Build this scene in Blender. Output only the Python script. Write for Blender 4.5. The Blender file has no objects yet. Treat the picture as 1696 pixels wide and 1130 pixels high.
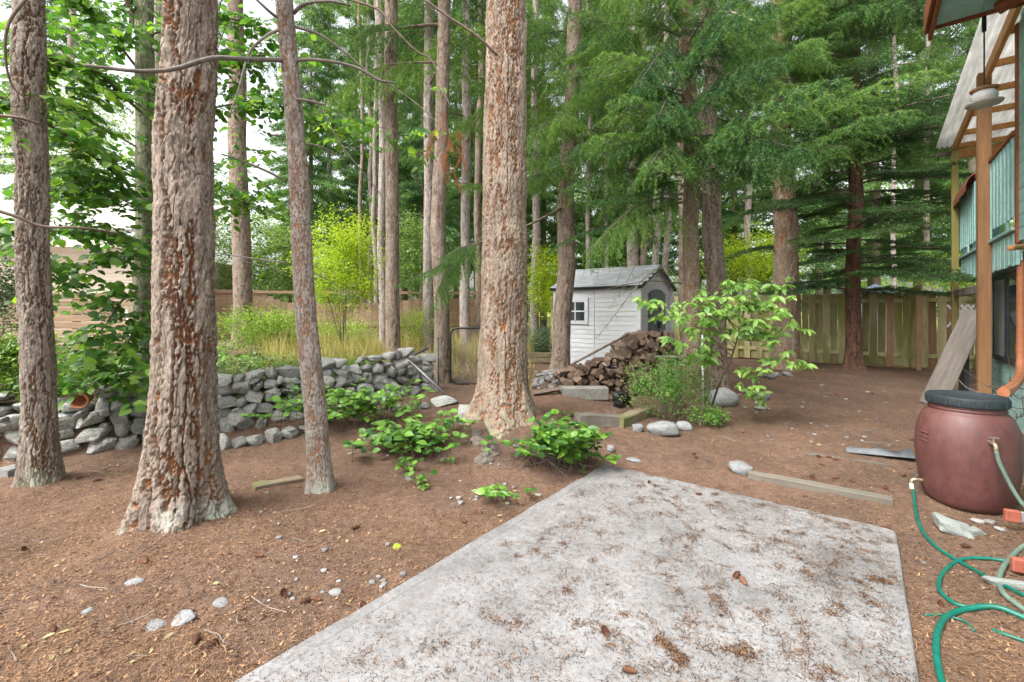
import bpy, math, random
import numpy as np
from mathutils import Matrix, Vector

# ---------------------------------------------------------------- camera, sky, sun, exposure
scene = bpy.context.scene
CAM_H = 1.6
FPX = 748.0                     # focal length in pixels of a 1696 px wide picture
cam_d = bpy.data.cameras.new("camera")
cam = bpy.data.objects.new("camera", cam_d)
scene.collection.objects.link(cam)
cam.location = (0, 0, CAM_H)
cam.rotation_euler = (math.radians(90), 0, 0)
cam_d.sensor_width = 36.0
cam_d.lens = 36.0 * FPX / 1696.0
cam_d.shift_y = -50.0 / 1696.0
cam_d.clip_start = 0.05
cam_d.clip_end = 800.0
scene.camera = cam

SUN_EL, SUN_AZ = 55.0, -128.0     # soft overcast light, a little stronger from behind on the left
world = bpy.data.worlds.new("World")
scene.world = world
world.use_nodes = True
wn, wl = world.node_tree.nodes, world.node_tree.links
for n in list(wn): wn.remove(n)
sky = wn.new("ShaderNodeTexSky"); sky.sky_type = 'NISHITA'; sky.sun_disc = False
sky.sun_elevation = math.radians(SUN_EL); sky.sun_rotation = math.radians(SUN_AZ)
sky.dust_density = 6.0; sky.air_density = 1.0; sky.ozone_density = 1.0
hs = wn.new("ShaderNodeHueSaturation"); hs.inputs['Saturation'].default_value = 0.22
hs.inputs['Value'].default_value = 1.5
bgn = wn.new("ShaderNodeBackground"); bgn.inputs['Strength'].default_value = 0.15
wo = wn.new("ShaderNodeOutputWorld")
wl.new(sky.outputs[0], hs.inputs['Color']); wl.new(hs.outputs[0], bgn.inputs['Color'])
wl.new(bgn.outputs[0], wo.inputs['Surface'])
sun_d = bpy.data.lights.new("sun", 'SUN'); sun_d.energy = 1.1; sun_d.angle = math.radians(25)
sun_d.color = (1.0, 0.97, 0.93)
sun = bpy.data.objects.new("sun", sun_d); scene.collection.objects.link(sun)
_az, _el = math.radians(SUN_AZ), math.radians(SUN_EL)
sdir = Vector((math.sin(_az) * math.cos(_el), math.cos(_az) * math.cos(_el), math.sin(_el)))
sun.rotation_euler = sdir.to_track_quat('Z', 'Y').to_euler()
sun.location = (-6, -6, 12)
scene.view_settings.view_transform = 'Standard'
scene.view_settings.look = 'None'
scene.view_settings.exposure = 1.2
scene.view_settings.gamma = 1.0
scene.cycles.max_bounces = 5
scene.cycles.diffuse_bounces = 4
scene.cycles.glossy_bounces = 2
scene.cycles.transmission_bounces = 3
scene.cycles.transparent_max_bounces = 6
scene.cycles.use_denoising = True

# ---------------------------------------------------------------- helpers
C = scene.collection
rng = np.random.default_rng(7)
random.seed(7)
D1 = np.array([0.614, 0.789]); D1 /= np.linalg.norm(D1)      # house / slab depth direction
N1 = np.array([D1[1], -D1[0]])                                # to the right of it
ROT = -math.atan2(D1[0], D1[1])                               # z rotation of everything built square to the house

def SP(s, p):
    return s * D1[0] + p * N1[0], s * D1[1] + p * N1[1]

def P(px, py, d):
    """a point of the place, from its bearing and its distance"""
    return np.array([(px - 848.0) / FPX * d, d, CAM_H + (515.0 - py) / FPX * d])

def make_mesh(name, V, Fs, mats=(), attrs=None, smooth=False, fmat=None):
    V = np.asarray(V, dtype=np.float32).reshape(-1, 3)
    Fs = [np.asarray(f, dtype=np.int32) for f in (Fs if isinstance(Fs, (list, tuple)) else [Fs])]
    Fs = [f for f in Fs if f.size]
    me = bpy.data.meshes.new(name)
    nl = sum(f.size for f in Fs); npoly = sum(f.shape[0] for f in Fs)
    me.vertices.add(len(V)); me.vertices.foreach_set("co", V.ravel())
    me.loops.add(nl); me.polygons.add(npoly)
    me.loops.foreach_set("vertex_index", np.concatenate([f.ravel() for f in Fs]).astype(np.int32))
    starts, tot = [], 0
    for f in Fs:
        starts.append(tot + np.arange(f.shape[0]) * f.shape[1]); tot += f.size
    me.polygons.foreach_set("loop_start", np.concatenate(starts).astype(np.int32))
    if fmat is not None:
        me.polygons.foreach_set("material_index", np.asarray(fmat, dtype=np.int32))
    me.update(calc_edges=True)
    me.polygons.foreach_set("use_smooth", np.full(npoly, bool(smooth)))
    for k, a in (attrs or {}).items():
        at = me.attributes.new(k, 'FLOAT', 'POINT')
        at.data.foreach_set("value", np.asarray(a, dtype=np.float32).ravel())
    for m in mats: me.materials.append(m)
    return me

class MB:
    """collects pieces of one mesh"""
    def __init__(self): self.V = []; self.F = {}; self.n = 0; self.A = []; self.M = {}
    def add(self, V, F, a=0.5, m=0):
        V = np.asarray(V, dtype=np.float64).reshape(-1, 3)
        self.V.append(V)
        self.A.append(np.full(len(V), a) if np.isscalar(a) else np.asarray(a))
        for f in (F if isinstance(F, (list, tuple)) and len(F) and isinstance(F[0], np.ndarray) and F[0].ndim == 2 else [F]):
            f = np.asarray(f, dtype=np.int64)
            if f.size == 0: continue
            self.F.setdefault(f.shape[1], []).append(f + self.n)
            self.M.setdefault(f.shape[1], []).append(np.full(len(f), m))
        self.n += len(V)
    def mesh(self, name, mats, smooth=False, origin=(0, 0, 0)):
        V = np.concatenate(self.V) - np.asarray(origin)
        ks = sorted(self.F)
        return make_mesh(name, V, [np.concatenate(self.F[k]) for k in ks], mats,
                         {'tint': np.concatenate(self.A)}, smooth,
                         np.concatenate([np.concatenate(self.M[k]) for k in ks]))

def link(name, data, parent=None, M=None, loc=None):
    o = bpy.data.objects.new(name, data); C.objects.link(o)
    if parent is not None: o.parent = parent
    if M is not None: o.matrix_basis = M
    elif loc is not None: o.location = loc
    return o

def tag(o, label=None, cat=None, group=None, kind=None):
    if label: o['label'] = label
    if cat: o['category'] = cat
    if group: o['group'] = group
    if kind: o['kind'] = kind
    return o

def thing(name, loc, label, cat, group=None, rz=0.0):
    o = bpy.data.objects.new(name, None); C.objects.link(o)
    o.location = tuple(float(v) for v in loc); o.rotation_euler = (0, 0, rz)
    o.empty_display_size = 0.1
    return tag(o, label, cat, group)

def cbox(cx, cy, cz, sx, sy, sz, c=0.004):
    """box with chamfered edges: verts, [quads, tris]"""
    hx, hy, hz = sx / 2, sy / 2, sz / 2
    c = min(c, hx * .45, hy * .45, hz * .45)
    V, idx = [], {}
    for ix in (-1, 1):
        for iy in (-1, 1):
            for iz in (-1, 1):
                idx[ix, iy, iz] = len(V)
                V += [(ix * hx, iy * (hy - c), iz * (hz - c)), (ix * (hx - c), iy * hy, iz * (hz - c)), (ix * (hx - c), iy * (hy - c), iz * hz)]
    Q, T = [], []
    i = lambda a, b, d, k: idx[a, b, d] + k
    for s in (-1, 1):
        q = [i(s, -1, -1, 0), i(s, 1, -1, 0), i(s, 1, 1, 0), i(s, -1, 1, 0)]; Q.append(q if s > 0 else q[::-1])
        q = [i(-1, s, -1, 1), i(-1, s, 1, 1), i(1, s, 1, 1), i(1, s, -1, 1)]; Q.append(q if s > 0 else q[::-1])
        q = [i(-1, -1, s, 2), i(1, -1, s, 2), i(1, 1, s, 2), i(-1, 1, s, 2)]; Q.append(q if s > 0 else q[::-1])
    for a in (-1, 1):
        for b in (-1, 1):
            q = [i(a, b, -1, 0), i(a, b, -1, 1), i(a, b, 1, 1), i(a, b, 1, 0)]; Q.append(q if a * b > 0 else q[::-1])
            q = [i(a, -1, b, 2), i(a, -1, b, 0), i(a, 1, b, 0), i(a, 1, b, 2)]; Q.append(q[::-1] if a * b < 0 else q)
            q = [i(-1, a, b, 1), i(-1, a, b, 2), i(1, a, b, 2), i(1, a, b, 1)]; Q.append(q[::-1] if a * b < 0 else q)
            for d in (-1, 1):
                t = [i(a, b, d, 0), i(a, b, d, 1), i(a, b, d, 2)]; T.append(t if a * b * d > 0 else t[::-1])
    V = np.array(V, dtype=float) + np.array([cx, cy, cz])
    return V, [np.array(Q), np.array(T)]

def box_mesh(name, sx, sy, sz, mat, c=0.004, wob=0.0, seed=0):
    V, F = cbox(0, 0, 0, sx, sy, sz, c)
    if wob:
        V = V + np.random.default_rng(seed).normal(0, wob, V.shape)
    return make_mesh(name, V, F, [mat], {'tint': np.full(len(V), .5)})

def tube(pts, radii, n=8, cap=True):
    pts = np.asarray(pts, dtype=float); k = len(pts)
    radii = np.broadcast_to(np.asarray(radii, dtype=float), (k,))
    tan = np.gradient(pts, axis=0); tan /= np.linalg.norm(tan, axis=1)[:, None] + 1e-12
    ref = np.array([0, 0, 1.0]) if abs(tan[0][2]) < .9 else np.array([1.0, 0, 0])
    V = []
    u = np.cross(tan[0], ref); u /= np.linalg.norm(u)
    a = np.arange(n) / n * 2 * np.pi
    for i in range(k):
        u = u - tan[i] * np.dot(u, tan[i]); u /= np.linalg.norm(u) + 1e-12
        w = np.cross(tan[i], u)
        V.append(pts[i] + radii[i] * (np.cos(a)[:, None] * u + np.sin(a)[:, None] * w))
    V = np.concatenate(V)
    r = np.arange(k - 1)[:, None] * n; c = np.arange(n)[None, :]; c2 = (c + 1) % n
    Q = np.stack([r + c, r + c2, r + n + c2, r + n + c], -1).reshape(-1, 4)
    F = [Q]
    if cap:
        V = np.concatenate([V, pts[:1], pts[-1:]])
        b = k * n
        ci = np.arange(n); cj = (ci + 1) % n
        F.append(np.concatenate([np.stack([np.full(n, b), cj, ci], -1), np.stack([np.full(n, b + 1), (k - 1) * n + ci, (k - 1) * n + cj], -1)]))
    return V, F

def smooth_path(pts, m=6):
    pts = np.asarray(pts, dtype=float)
    if len(pts) < 3:
        t = np.linspace(0, 1, m + 1)[:, None]; return pts[0] * (1 - t) + pts[-1] * t
    out = []
    Q = np.concatenate([2 * pts[:1] - pts[1:2], pts, 2 * pts[-1:] - pts[-2:-1]])
    for i in range(1, len(Q) - 2):
        p0, p1, p2, p3 = Q[i - 1:i + 3]
        for t in np.arange(m) / m:
            out.append(.5 * ((2 * p1) + (-p0 + p2) * t + (2 * p0 - 5 * p1 + 4 * p2 - p3) * t * t + (-p0 + 3 * p1 - 3 * p2 + p3) * t ** 3))
    out.append(pts[-1]); return np.array(out)

def lathe(profile, n=32):
    prof = np.asarray(profile, dtype=float); k = len(prof)
    a = np.arange(n) / n * 2 * np.pi
    V = np.stack([prof[:, 0:1] * np.cos(a), prof[:, 0:1] * np.sin(a), np.repeat(prof[:, 1:2], n, 1)], -1).reshape(-1, 3)
    r = np.arange(k - 1)[:, None] * n; c = np.arange(n)[None, :]; c2 = (c + 1) % n
    return V, [np.stack([r + c, r + c2, r + n + c2, r + n + c], -1).reshape(-1, 4)]

def _h(i, j, k, s):
    x = (i * 374761393 + j * 668265263 + k * 1442695041 + s * 974711) & 0x7fffffff
    x = ((x ^ (x >> 13)) * 1274126177) & 0x7fffffff
    x = ((x ^ (x >> 16)) * 668265263) & 0x7fffffff
    return (x & 0xffffff) / float(0xffffff)

def vnoise(Pn, f=1.0, seed=0):
    """value noise, N x 3 -> -1..1"""
    Q = np.asarray(Pn, dtype=float) * f
    I = np.floor(Q).astype(np.int64); t = Q - I; t = t * t * (3 - 2 * t)
    out = 0
    for a in (0, 1):
        for b in (0, 1):
            for c in (0, 1):
                w = (t[:, 0] if a else 1 - t[:, 0]) * (t[:, 1] if b else 1 - t[:, 1]) * (t[:, 2] if c else 1 - t[:, 2])
                out = out + w * _h(I[:, 0] + a, I[:, 1] + b, I[:, 2] + c, seed)
    return out * 2 - 1

def vor2(u, v, wrap, seed):
    """2-D cell noise, u wraps after `wrap` cells: F1, F2, id"""
    iu, iv = np.floor(u).astype(np.int64), np.floor(v).astype(np.int64)
    d1 = np.full(u.shape, 9.0); d2 = d1.copy(); cid = np.zeros(u.shape)
    for a in (-1, 0, 1):
        for b in (-1, 0, 1):
            cu, cv = iu + a, iv + b; cw = np.mod(cu, wrap)
            px = cu + .15 + .7 * _h(cw, cv, 1, seed); py = cv + .15 + .7 * _h(cw, cv, 2, seed)
            d = np.hypot(u - px, v - py); hh = _h(cw, cv, 3, seed)
            near = d < d1
            d2 = np.where(near, d1, np.minimum(d2, d)); cid = np.where(near, hh, cid); d1 = np.where(near, d, d1)
    return d1, d2, cid

def sstep(a, b, x):
    t = np.clip((np.asarray(x, dtype=float) - a) / (b - a), 0, 1); return t * t * (3 - 2 * t)

# ---------------------------------------------------------------- materials
def node_mat(name):
    m = bpy.data.materials.new(name); m.use_nodes = True
    nt = m.node_tree; nt.nodes.clear()
    out = nt.nodes.new("ShaderNodeOutputMaterial")
    return m, nt, out

def lin(c):
    return tuple(c) + (1.0,)

class NB:
    def __init__(s, nt): s.nt = nt
    def n(s, t, **kw):
        x = s.nt.nodes.new(t)
        for k, v in kw.items():
            if k in x.inputs.keys(): x.inputs[k].default_value = v
            else: setattr(x, k, v)
        return x
    def l(s, a, b): s.nt.links.new(a, b)
    def noise(s, vec, scale, detail=4, rough=.6, dist=0):
        x = s.n("ShaderNodeTexNoise"); x.inputs['Scale'].default_value = scale; x.inputs['Detail'].default_value = detail
        x.inputs['Roughness'].default_value = rough; x.inputs['Distortion'].default_value = dist
        s.l(vec, x.inputs['Vector']); return x.outputs['Fac']
    def vor(s, vec, scale, feature='F1', out='Distance'):
        x = s.n("ShaderNodeTexVoronoi"); x.feature = feature; x.inputs['Scale'].default_value = scale
        s.l(vec, x.inputs['Vector']); return x.outputs[out]
    def ramp(s, fac, stops):
        x = s.n("ShaderNodeValToRGB"); el = x.color_ramp.elements
        while len(el) < len(stops): el.new(.5)
        for e, (p, c) in zip(el, stops): e.position = p; e.color = lin(c) if not np.isscalar(c) else (c, c, c, 1)
        s.l(fac, x.inputs[0]); return x.outputs[0]
    def mix(s, fac, a, b, mode='MIX'):
        x = s.n("ShaderNodeMix"); x.data_type = 'RGBA'; x.blend_type = mode
        for sock, v in ((x.inputs[0], fac), (x.inputs[6], a), (x.inputs[7], b)):
            if hasattr(v, 'is_output'): s.l(v, sock)
            elif np.isscalar(v): sock.default_value = v
            else: sock.default_value = lin(v)
        return x.outputs[2]
    def math(s, op, a, b=0.0):
        x = s.n("ShaderNodeMath"); x.operation = op
        for sock, v in ((x.inputs[0], a), (x.inputs[1], b)):
            if hasattr(v, 'is_output'): s.l(v, sock)
            else: sock.default_value = v
        return x.outputs[0]
    def coord(s, stretch=(1, 1, 1), which='Object', rnd=True):
        tc = s.n("ShaderNodeTexCoord"); mp = s.n("ShaderNodeMapping"); mp.inputs['Scale'].default_value = stretch
        s.l(tc.outputs[which], mp.inputs['Vector'])
        if rnd:
            oi = s.n("ShaderNodeObjectInfo"); cm = s.n("ShaderNodeCombineXYZ")
            k = s.math('MULTIPLY', oi.outputs['Random'], 37.0)
            for i in range(3): s.l(k, cm.inputs[i])
            s.l(cm.outputs[0], mp.inputs['Location'])
        return mp.outputs[0]
    def rand(s):
        return s.n("ShaderNodeObjectInfo").outputs['Random']
    def attr(s, name):
        x = s.n("ShaderNodeAttribute"); x.attribute_name = name; return x.outputs['Fac']
    def bump(s, h, strength=.4, dist=.01):
        x = s.n("ShaderNodeBump"); x.inputs['Strength'].default_value = strength; x.inputs['Distance'].default_value = dist
        s.l(h, x.inputs['Height']); return x.outputs[0]

def mat_basic(name, ca, cb, scale=6, rough=.75, bump=.3, bdist=.01, bscale=None, stretch=(1, 1, 1), vary=.3,
              metallic=0.0, spec=.3, spots=None, rnd=True, detail=5):
    """two-tone noise colour with per-object brightness, fine grain and bump"""
    m, nt, out = node_mat(name); b = NB(nt)
    v = b.coord(stretch, rnd=rnd)
    f = b.noise(v, scale, detail, .62)
    col = b.ramp(f, [(.3, ca), (.7, cb)])
    f2 = b.noise(v, scale * 6, 3, .6)
    col = b.mix(.35, col, b.ramp(f2, [(.3, .25), (.7, .75)]), 'OVERLAY')
    if spots:
        f3 = b.noise(v, spots[1], 3, .6)
        col = b.mix(b.ramp(f3, [(spots[2], 0.0), (spots[2] + .08, spots[3])]), col, spots[0])
    if vary:
        r = b.math('ADD', b.math('MULTIPLY', b.rand(), 2 * vary), 1 - vary)
        cm = b.n("ShaderNodeCombineXYZ")
        for i in range(3): b.l(r, cm.inputs[i])
        col = b.mix(1.0, col, cm.outputs[0], 'MULTIPLY')
    p = b.n("ShaderNodeBsdfPrincipled"); p.inputs['Roughness'].default_value = rough
    p.inputs['Metallic'].default_value = metallic; p.inputs['Specular IOR Level'].default_value = spec
    b.l(col, p.inputs['Base Color'])
    if bump:
        hgt = b.noise(v, bscale or scale * 4, 6, .65)
        b.l(b.bump(hgt, bump, bdist), p.inputs['Normal'])
    b.l(p.outputs[0], out.inputs[0]); return m

def mat_leaf(name, ca, cb, trans=.4, rough=.45, spec=.35, vary=.35, tcol=None):
    """leaf: tone from the 'tint' of each leaf, light through it"""
    m, nt, out = node_mat(name); b = NB(nt)
    t = b.attr('tint')
    t = b.math('ADD', t, b.math('MULTIPLY', b.math('SUBTRACT', b.rand(), .5), vary))
    col = b.ramp(t, [(.05, ca), (.95, cb)])
    d = b.n("ShaderNodeBsdfPrincipled"); d.inputs['Roughness'].default_value = rough; d.inputs['Specular IOR Level'].default_value = spec
    b.l(col, d.inputs['Base Color'])
    tr = b.n("ShaderNodeBsdfTranslucent")
    b.l(b.mix(1.0, col, tcol or (1.3, 1.25, .55), 'MULTIPLY'), tr.inputs['Color'])
    mx = b.n("ShaderNodeMixShader"); mx.inputs[0].default_value = trans
    b.l(d.outputs[0], mx.inputs[1]); b.l(tr.outputs[0], mx.inputs[2]); b.l(mx.outputs[0], out.inputs[0])
    return m

def mat_bark(name, plate, plate2, crack, lichen=None, lich_z=.5, lich_amt=.0, fine=60):
    """bark: plate colours, bare inner bark in the cracks ('furrow' is the modelled crack), lichen patches near the foot"""
    m, nt, out = node_mat(name); b = NB(nt)
    v = b.coord((1, 1, .45), rnd=False); vz = b.coord((1, 1, 1), rnd=False)
    f = b.noise(v, 9, 6, .7)
    col = b.ramp(f, [(.28, plate), (.68, plate2)])
    h = b.attr('cell')
    col = b.mix(.3, col, b.ramp(h, [(0, .3), (1, .7)]), 'OVERLAY')
    fn = b.noise(v, fine, 5, .7)
    col = b.mix(.7, col, b.ramp(fn, [(.32, .12), (.68, .88)]), 'OVERLAY')
    cr = b.attr('furrow')
    big = b.ramp(b.noise(b.coord((1, 1, .18), rnd=False), 3.2, 3, .5), [(.30, 0.45), (.5, 1.0)])
    ck = b.math('MULTIPLY', b.ramp(cr, [(.25, 0.0), (.75, 1.0)]), big)
    col = b.mix(ck, col, crack)
    if lichen:
        sx = b.n("ShaderNodeSeparateXYZ"); b.l(vz, sx.inputs[0])
        zz = b.math('MULTIPLY', sx.outputs[2], 1.0 / lich_z)
        ln = b.math('SUBTRACT', b.math('ADD', b.noise(vz, 4.5, 6, .7), lich_amt), b.math('MULTIPLY', zz, .32))
        lm = b.ramp(ln, [(.52, 0.0), (.62, .85)])
        col = b.mix(lm, col, b.ramp(fn, [(.3, tuple(x * .75 for x in lichen)), (.7, lichen)]))
    p = b.n("ShaderNodeBsdfPrincipled"); p.inputs['Roughness'].default_value = .9; p.inputs['Specular IOR Level'].default_value = .15
    b.l(col, p.inputs['Base Color'])
    v2 = b.coord((1, 1, .3), rnd=False)
    b.l(b.bump(b.math('ADD', b.noise(v2, 55, 6, .8), b.math('MULTIPLY', b.noise(v2, 130, 4, .7), .6)), 1.0, .012), p.inputs['Normal'])
    b.l(p.outputs[0], out.inputs[0]); return m

M_ = {}
M_['bark_red'] = mat_bark('bark_red', (.165, .127, .098), (.345, .282, .228), (.32, .135, .055), (.44, .46, .39), .55, .05)
M_['bark_mid'] = mat_bark('bark_mid', (.185, .14, .105), (.37, .295, .23), (.32, .15, .07), (.33, .31, .2), .35, .02)
M_['bark_left'] = mat_bark('bark_left', (.165, .135, .108), (.33, .28, .23), (.17, .095, .055), (.36, .36, .27), .7, .09)
M_['bark_thin'] = mat_bark('bark_thin', (.19, .16, .132), (.36, .315, .27), (.30, .155, .09), (.40, .40, .34), 3.0, .06)
M_['bark_grey'] = mat_bark('bark_grey', (.17, .13, .10), (.31, .25, .205), (.13, .08, .05))
M_['bark_pale'] = mat_bark('bark_pale', (.22, .185, .165), (.40, .35, .32), (.18, .12, .09))
M_['bark_cedar'] = mat_bark('bark_cedar', (.125, .07, .048), (.23, .13, .09), (.09, .045, .03))
M_['bark_alder'] = mat_bark('bark_alder', (.16, .17, .10), (.33, .33, .24), (.12, .12, .07))
M_['twig'] = mat_basic('twig', (.09, .062, .045), (.2, .15, .12), 12, .85, .4, .006)
M_['twig_grey'] = mat_basic('twig_grey', (.13, .11, .095), (.27, .235, .2), 12, .85, .4, .006)
M_['fir'] = mat_leaf('fir_needles', (.030, .10, .044), (.235, .40, .085), .42, .5, .25, .5)
M_['hemlock'] = mat_leaf('hemlock_needles', (.020, .062, .026), (.115, .22, .06), .36, .5, .25, .45)
M_['needle_dead'] = mat_leaf('dead_needles', (.30, .11, .04), (.45, .2, .09), .2, .7, .1, .3, (1.1, .9, .6))
M_['far_fir'] = mat_leaf('far_fir_needles', (.06, .14, .06), (.23, .38, .13), .45, .6, .15, .4)
M_['hazel'] = mat_leaf('hazel_leaves', (.055, .16, .03), (.27, .46, .07), .55, .38, .4, .8)
M_['salal'] = mat_leaf('salal_leaves', (.028, .092, .022), (.185, .36, .048), .3, .36, .4, .9)
M_['sapling'] = mat_leaf('sapling_leaves', (.07, .19, .04), (.30, .48, .12), .45, .4, .4, .7)
M_['huckle'] = mat_leaf('huckleberry_leaves', (.07, .19, .04), (.27, .46, .10), .45, .45, .3, .3)
M_['yellow'] = mat_leaf('yellow_green_leaves', (.19, .33, .025), (.52, .62, .06), .5, .5, .25, .3)
M_['ivy'] = mat_leaf('ivy_leaves', (.04, .11, .02), (.22, .36, .045), .3, .4, .4, .3)
M_['shrub'] = mat_leaf('shrub_leaves', (.10, .2, .03), (.36, .48, .08), .45, .5, .25, .3)
M_['far_leaf'] = mat_leaf('far_leaves', (.10, .20, .06), (.30, .42, .15), .45, .6, .15, .3)
M_['hedge'] = mat_leaf('hedge_leaves', (.05, .10, .04), (.2, .28, .16), .3, .4, .4, .3)
M_['grass_dry'] = mat_leaf('dry_grass', (.30, .27, .09), (.56, .49, .26), .4, .7, .1, .2)
M_['litter'] = mat_leaf('needle_litter', (.05, .026, .017), (.44, .265, .15), .1, .8, .1, .0, (1, .8, .5))
M_['leaf_dead'] = mat_leaf('fallen_leaves', (.24, .19, .09), (.44, .40, .22), .25, .6, .2, .4)
M_['stone'] = mat_basic('stone_grey', (.32, .32, .30), (.68, .68, .65), 9, .9, 1.0, .035, 22, vary=.32, spots=((.20, .20, .11), 5, .53, .6))
M_['boulder'] = mat_basic('boulder_grey', (.16, .165, .165), (.28, .285, .285), 5, .8, .5, .01, 30, vary=.15)
M_['pebble'] = mat_basic('pebble', (.13, .125, .118), (.27, .262, .25), 9, .7, .25, .004, 60, vary=.4)
M_['concrete_old'] = mat_basic('concrete_old', (.17, .16, .14), (.27, .26, .23), 6, .88, .5, .006, 50, vary=.1)
M_['wood_grey'] = mat_basic('weathered_wood', (.115, .10, .085), (.23, .205, .175), 5, .88, .6, .006, 18, (1, 1, .12), .2)
M_['timber'] = mat_basic('edging_timber', (.10, .088, .07), (.18, .16, .13), 5, .88, .5, .006, 18, (.12, 1, 1), .12)
M_['timber_mossy'] = mat_basic('mossy_timber', (.14, .11, .07), (.27, .22, .15), 6, .9, .6, .01, 18, (.25, 1, 1), .15, spots=((.11, .13, .035), 6, .5, .8))
M_['post_wood'] = mat_basic('post_wood', (.21, .105, .045), (.35, .19, .09), 4, .75, .35, .004, 22, (1, 1, .08), .12)
M_['beam_wood'] = mat_basic('beam_wood', (.42, .2, .065), (.6, .33, .13), 5, .7, .3, .004, 22, (1, .1, 1), .12)
M_['post_moss'] = mat_basic('mossy_post', (.27, .18, .09), (.4, .29, .16), 4, .8, .4, .004, 22, (1, 1, .1), .1, spots=((.19, .19, .04), 2.2, .5, .7))
M_['fence'] = mat_basic('fence_board', (.28, .25, .115), (.46, .42, .23), 3.2, .88, .4, .005, 20, (1, 1, .16), .28, spots=((.19, .21, .045), 2.5, .5, .65))
M_['fence_red'] = mat_basic('fence_board_brown', (.27, .15, .085), (.42, .26, .16), 3.2, .88, .4, .005, 20, (1, 1, .16), .2)
M_['slat'] = mat_basic('neighbour_slat', (.20, .13, .08), (.31, .215, .14), 3, .85, .3, .004, 20, (.12, 1, 1), .15)
M_['teal'] = mat_basic('teal_paint', (.30, .50, .48), (.37, .575, .55), 2, .6, .12, .002, 60, (1, 1, 1), .06, spots=((.27, .43, .40), 16, .66, .3))
M_['brown_trim'] = mat_basic('brown_trim', (.22, .068, .03), (.31, .105, .05), 4, .6, .2, .003, 30, vary=.06)
M_['red_cap'] = mat_basic('red_cap', (.27, .085, .06), (.36, .13, .10), 4, .65, .2, .003, 30, vary=.06)
M_['copper'] = mat_basic('downspout_paint', (.33, .115, .05), (.42, .165, .08), 5, .5, .15, .003, 30, vary=.0)
M_['dark_frame'] = mat_basic('dark_frame', (.013, .02, .026), (.025, .036, .042), 5, .45, .1, .002, 30, vary=.05, spec=.5)
M_['lid'] = mat_basic('lid_plastic', (.012, .018, .022), (.026, .035, .04), 4, .65, .1, .002, 40, vary=0, spec=.45)
M_['barrel'] = mat_basic('barrel_plastic', (.090, .033, .029), (.118, .047, .041), 3.5, .52, .12, .003, 40, (1, 1, .6), 0, spec=.45, spots=((.15, .075, .068), 5, .55, .3))
M_['hose'] = mat_basic('hose_green', (.0, .088, .06), (.004, .125, .088), 4, .42, .1, .001, 60, vary=0, spec=.5)
M_['hose_grey'] = mat_basic('hose_grey_green', (.085, .135, .105), (.14, .19, .15), 4, .5, .1, .001, 60, vary=0, spec=.4)
M_['brass'] = mat_basic('old_brass', (.28, .22, .14), (.42, .35, .25), 8, .45, .2, .002, 50, vary=0, metallic=.7)
M_['metal'] = mat_basic('galvanised_metal', (.2, .2, .2), (.33, .33, .33), 8, .45, .2, .002, 50, vary=.05, metallic=.8)
M_['aluminium'] = mat_basic('aluminium', (.35, .35, .35), (.48, .48, .47), 8, .4, .15, .002, 50, vary=0, metallic=.6)
M_['white'] = mat_basic('white_paint', (.66, .66, .64), (.78, .78, .76), 5, .55, .15, .002, 40, vary=.04)
M_['orange'] = mat_basic('orange_cap', (.25, .07, .045), (.33, .10, .065), 8, .5, .1, .002, 40, vary=0)
M_['black'] = mat_basic('black_metal', (.008, .009, .009), (.02, .021, .021), 8, .4, .1, .002, 40, vary=0, spec=.5)
M_['bag'] = mat_basic('black_plastic', (.006, .006, .007), (.016, .016, .018), 5, .22, .5, .01, 12, vary=0, spec=.6)
M_['shed'] = mat_basic('shed_resin', (.57, .585, .615), (.65, .665, .69), 3, .55, .15, .002, 60, (.15, 1, 1), .03)
M_['shed_roof'] = mat_basic('shed_roof', (.44, .46, .48), (.54, .56, .575), 6, .7, .3, .004, 60, vary=.12)
M_['shed_door'] = mat_basic('shed_door', (.11, .13, .155), (.15, .175, .20), 4, .5, .15, .002, 50, (1, 1, .15), .04)
M_['log'] = mat_basic('firewood', (.08, .056, .042), (.18, .128, .095), 9, .9, .7, .012, 30, vary=.42)
M_['log_end'] = mat_basic('firewood_end', (.12, .08, .055), (.25, .172, .12), 9, .9, .5, .008, 40, vary=.4)
M_['terracotta'] = mat_basic('terracotta', (.34, .135, .07), (.45, .2, .11), 8, .75, .2, .003, 40, vary=0)
M_['slate'] = mat_basic('grey_plastic_sheet', (.10, .11, .118), (.17, .18, .19), 5, .55, .3, .004, 20, vary=0)
M_['cream'] = mat_basic('cream_siding', (.70, .61, .48), (.8, .72, .6), 3, .65, .1, .002, 30, (.1, 1, 1), .04)
M_['roof_far'] = mat_basic('neighbour_roof', (.34, .32, .30), (.45, .43, .4), 6, .85, .3, .004, 40, vary=.12)
M_['burl'] = mat_basic('root_burl', (.15, .12, .095), (.31, .27, .225), 8, .9, 1.0, .02, 22, vary=0)
M_['cone'] = mat_basic('pine_cone', (.085, .036, .02), (.2, .095, .055), 30, .85, .6, .004, 80, vary=.35)
M_['glass_chunk'] = mat_basic('pale_rock', (.19, .21, .19), (.33, .35, .33), 8, .6, .7, .008, 30, vary=.08)
M_['bluebox'] = mat_basic('blue_roof', (.12, .17, .24), (.18, .24, .31), 6, .6, .2, .003, 40, vary=0)
# ---------------------------------------------------------------- the ground
WALL = np.array([[-9.5, 2.6], [-7.4, 3.45], [-5.6, 4.38], [-4.4, 4.98], [-3.3, 5.6], [-2.3, 6.35], [-1.25, 7.25]])   # foot of the dry stone wall

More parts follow.
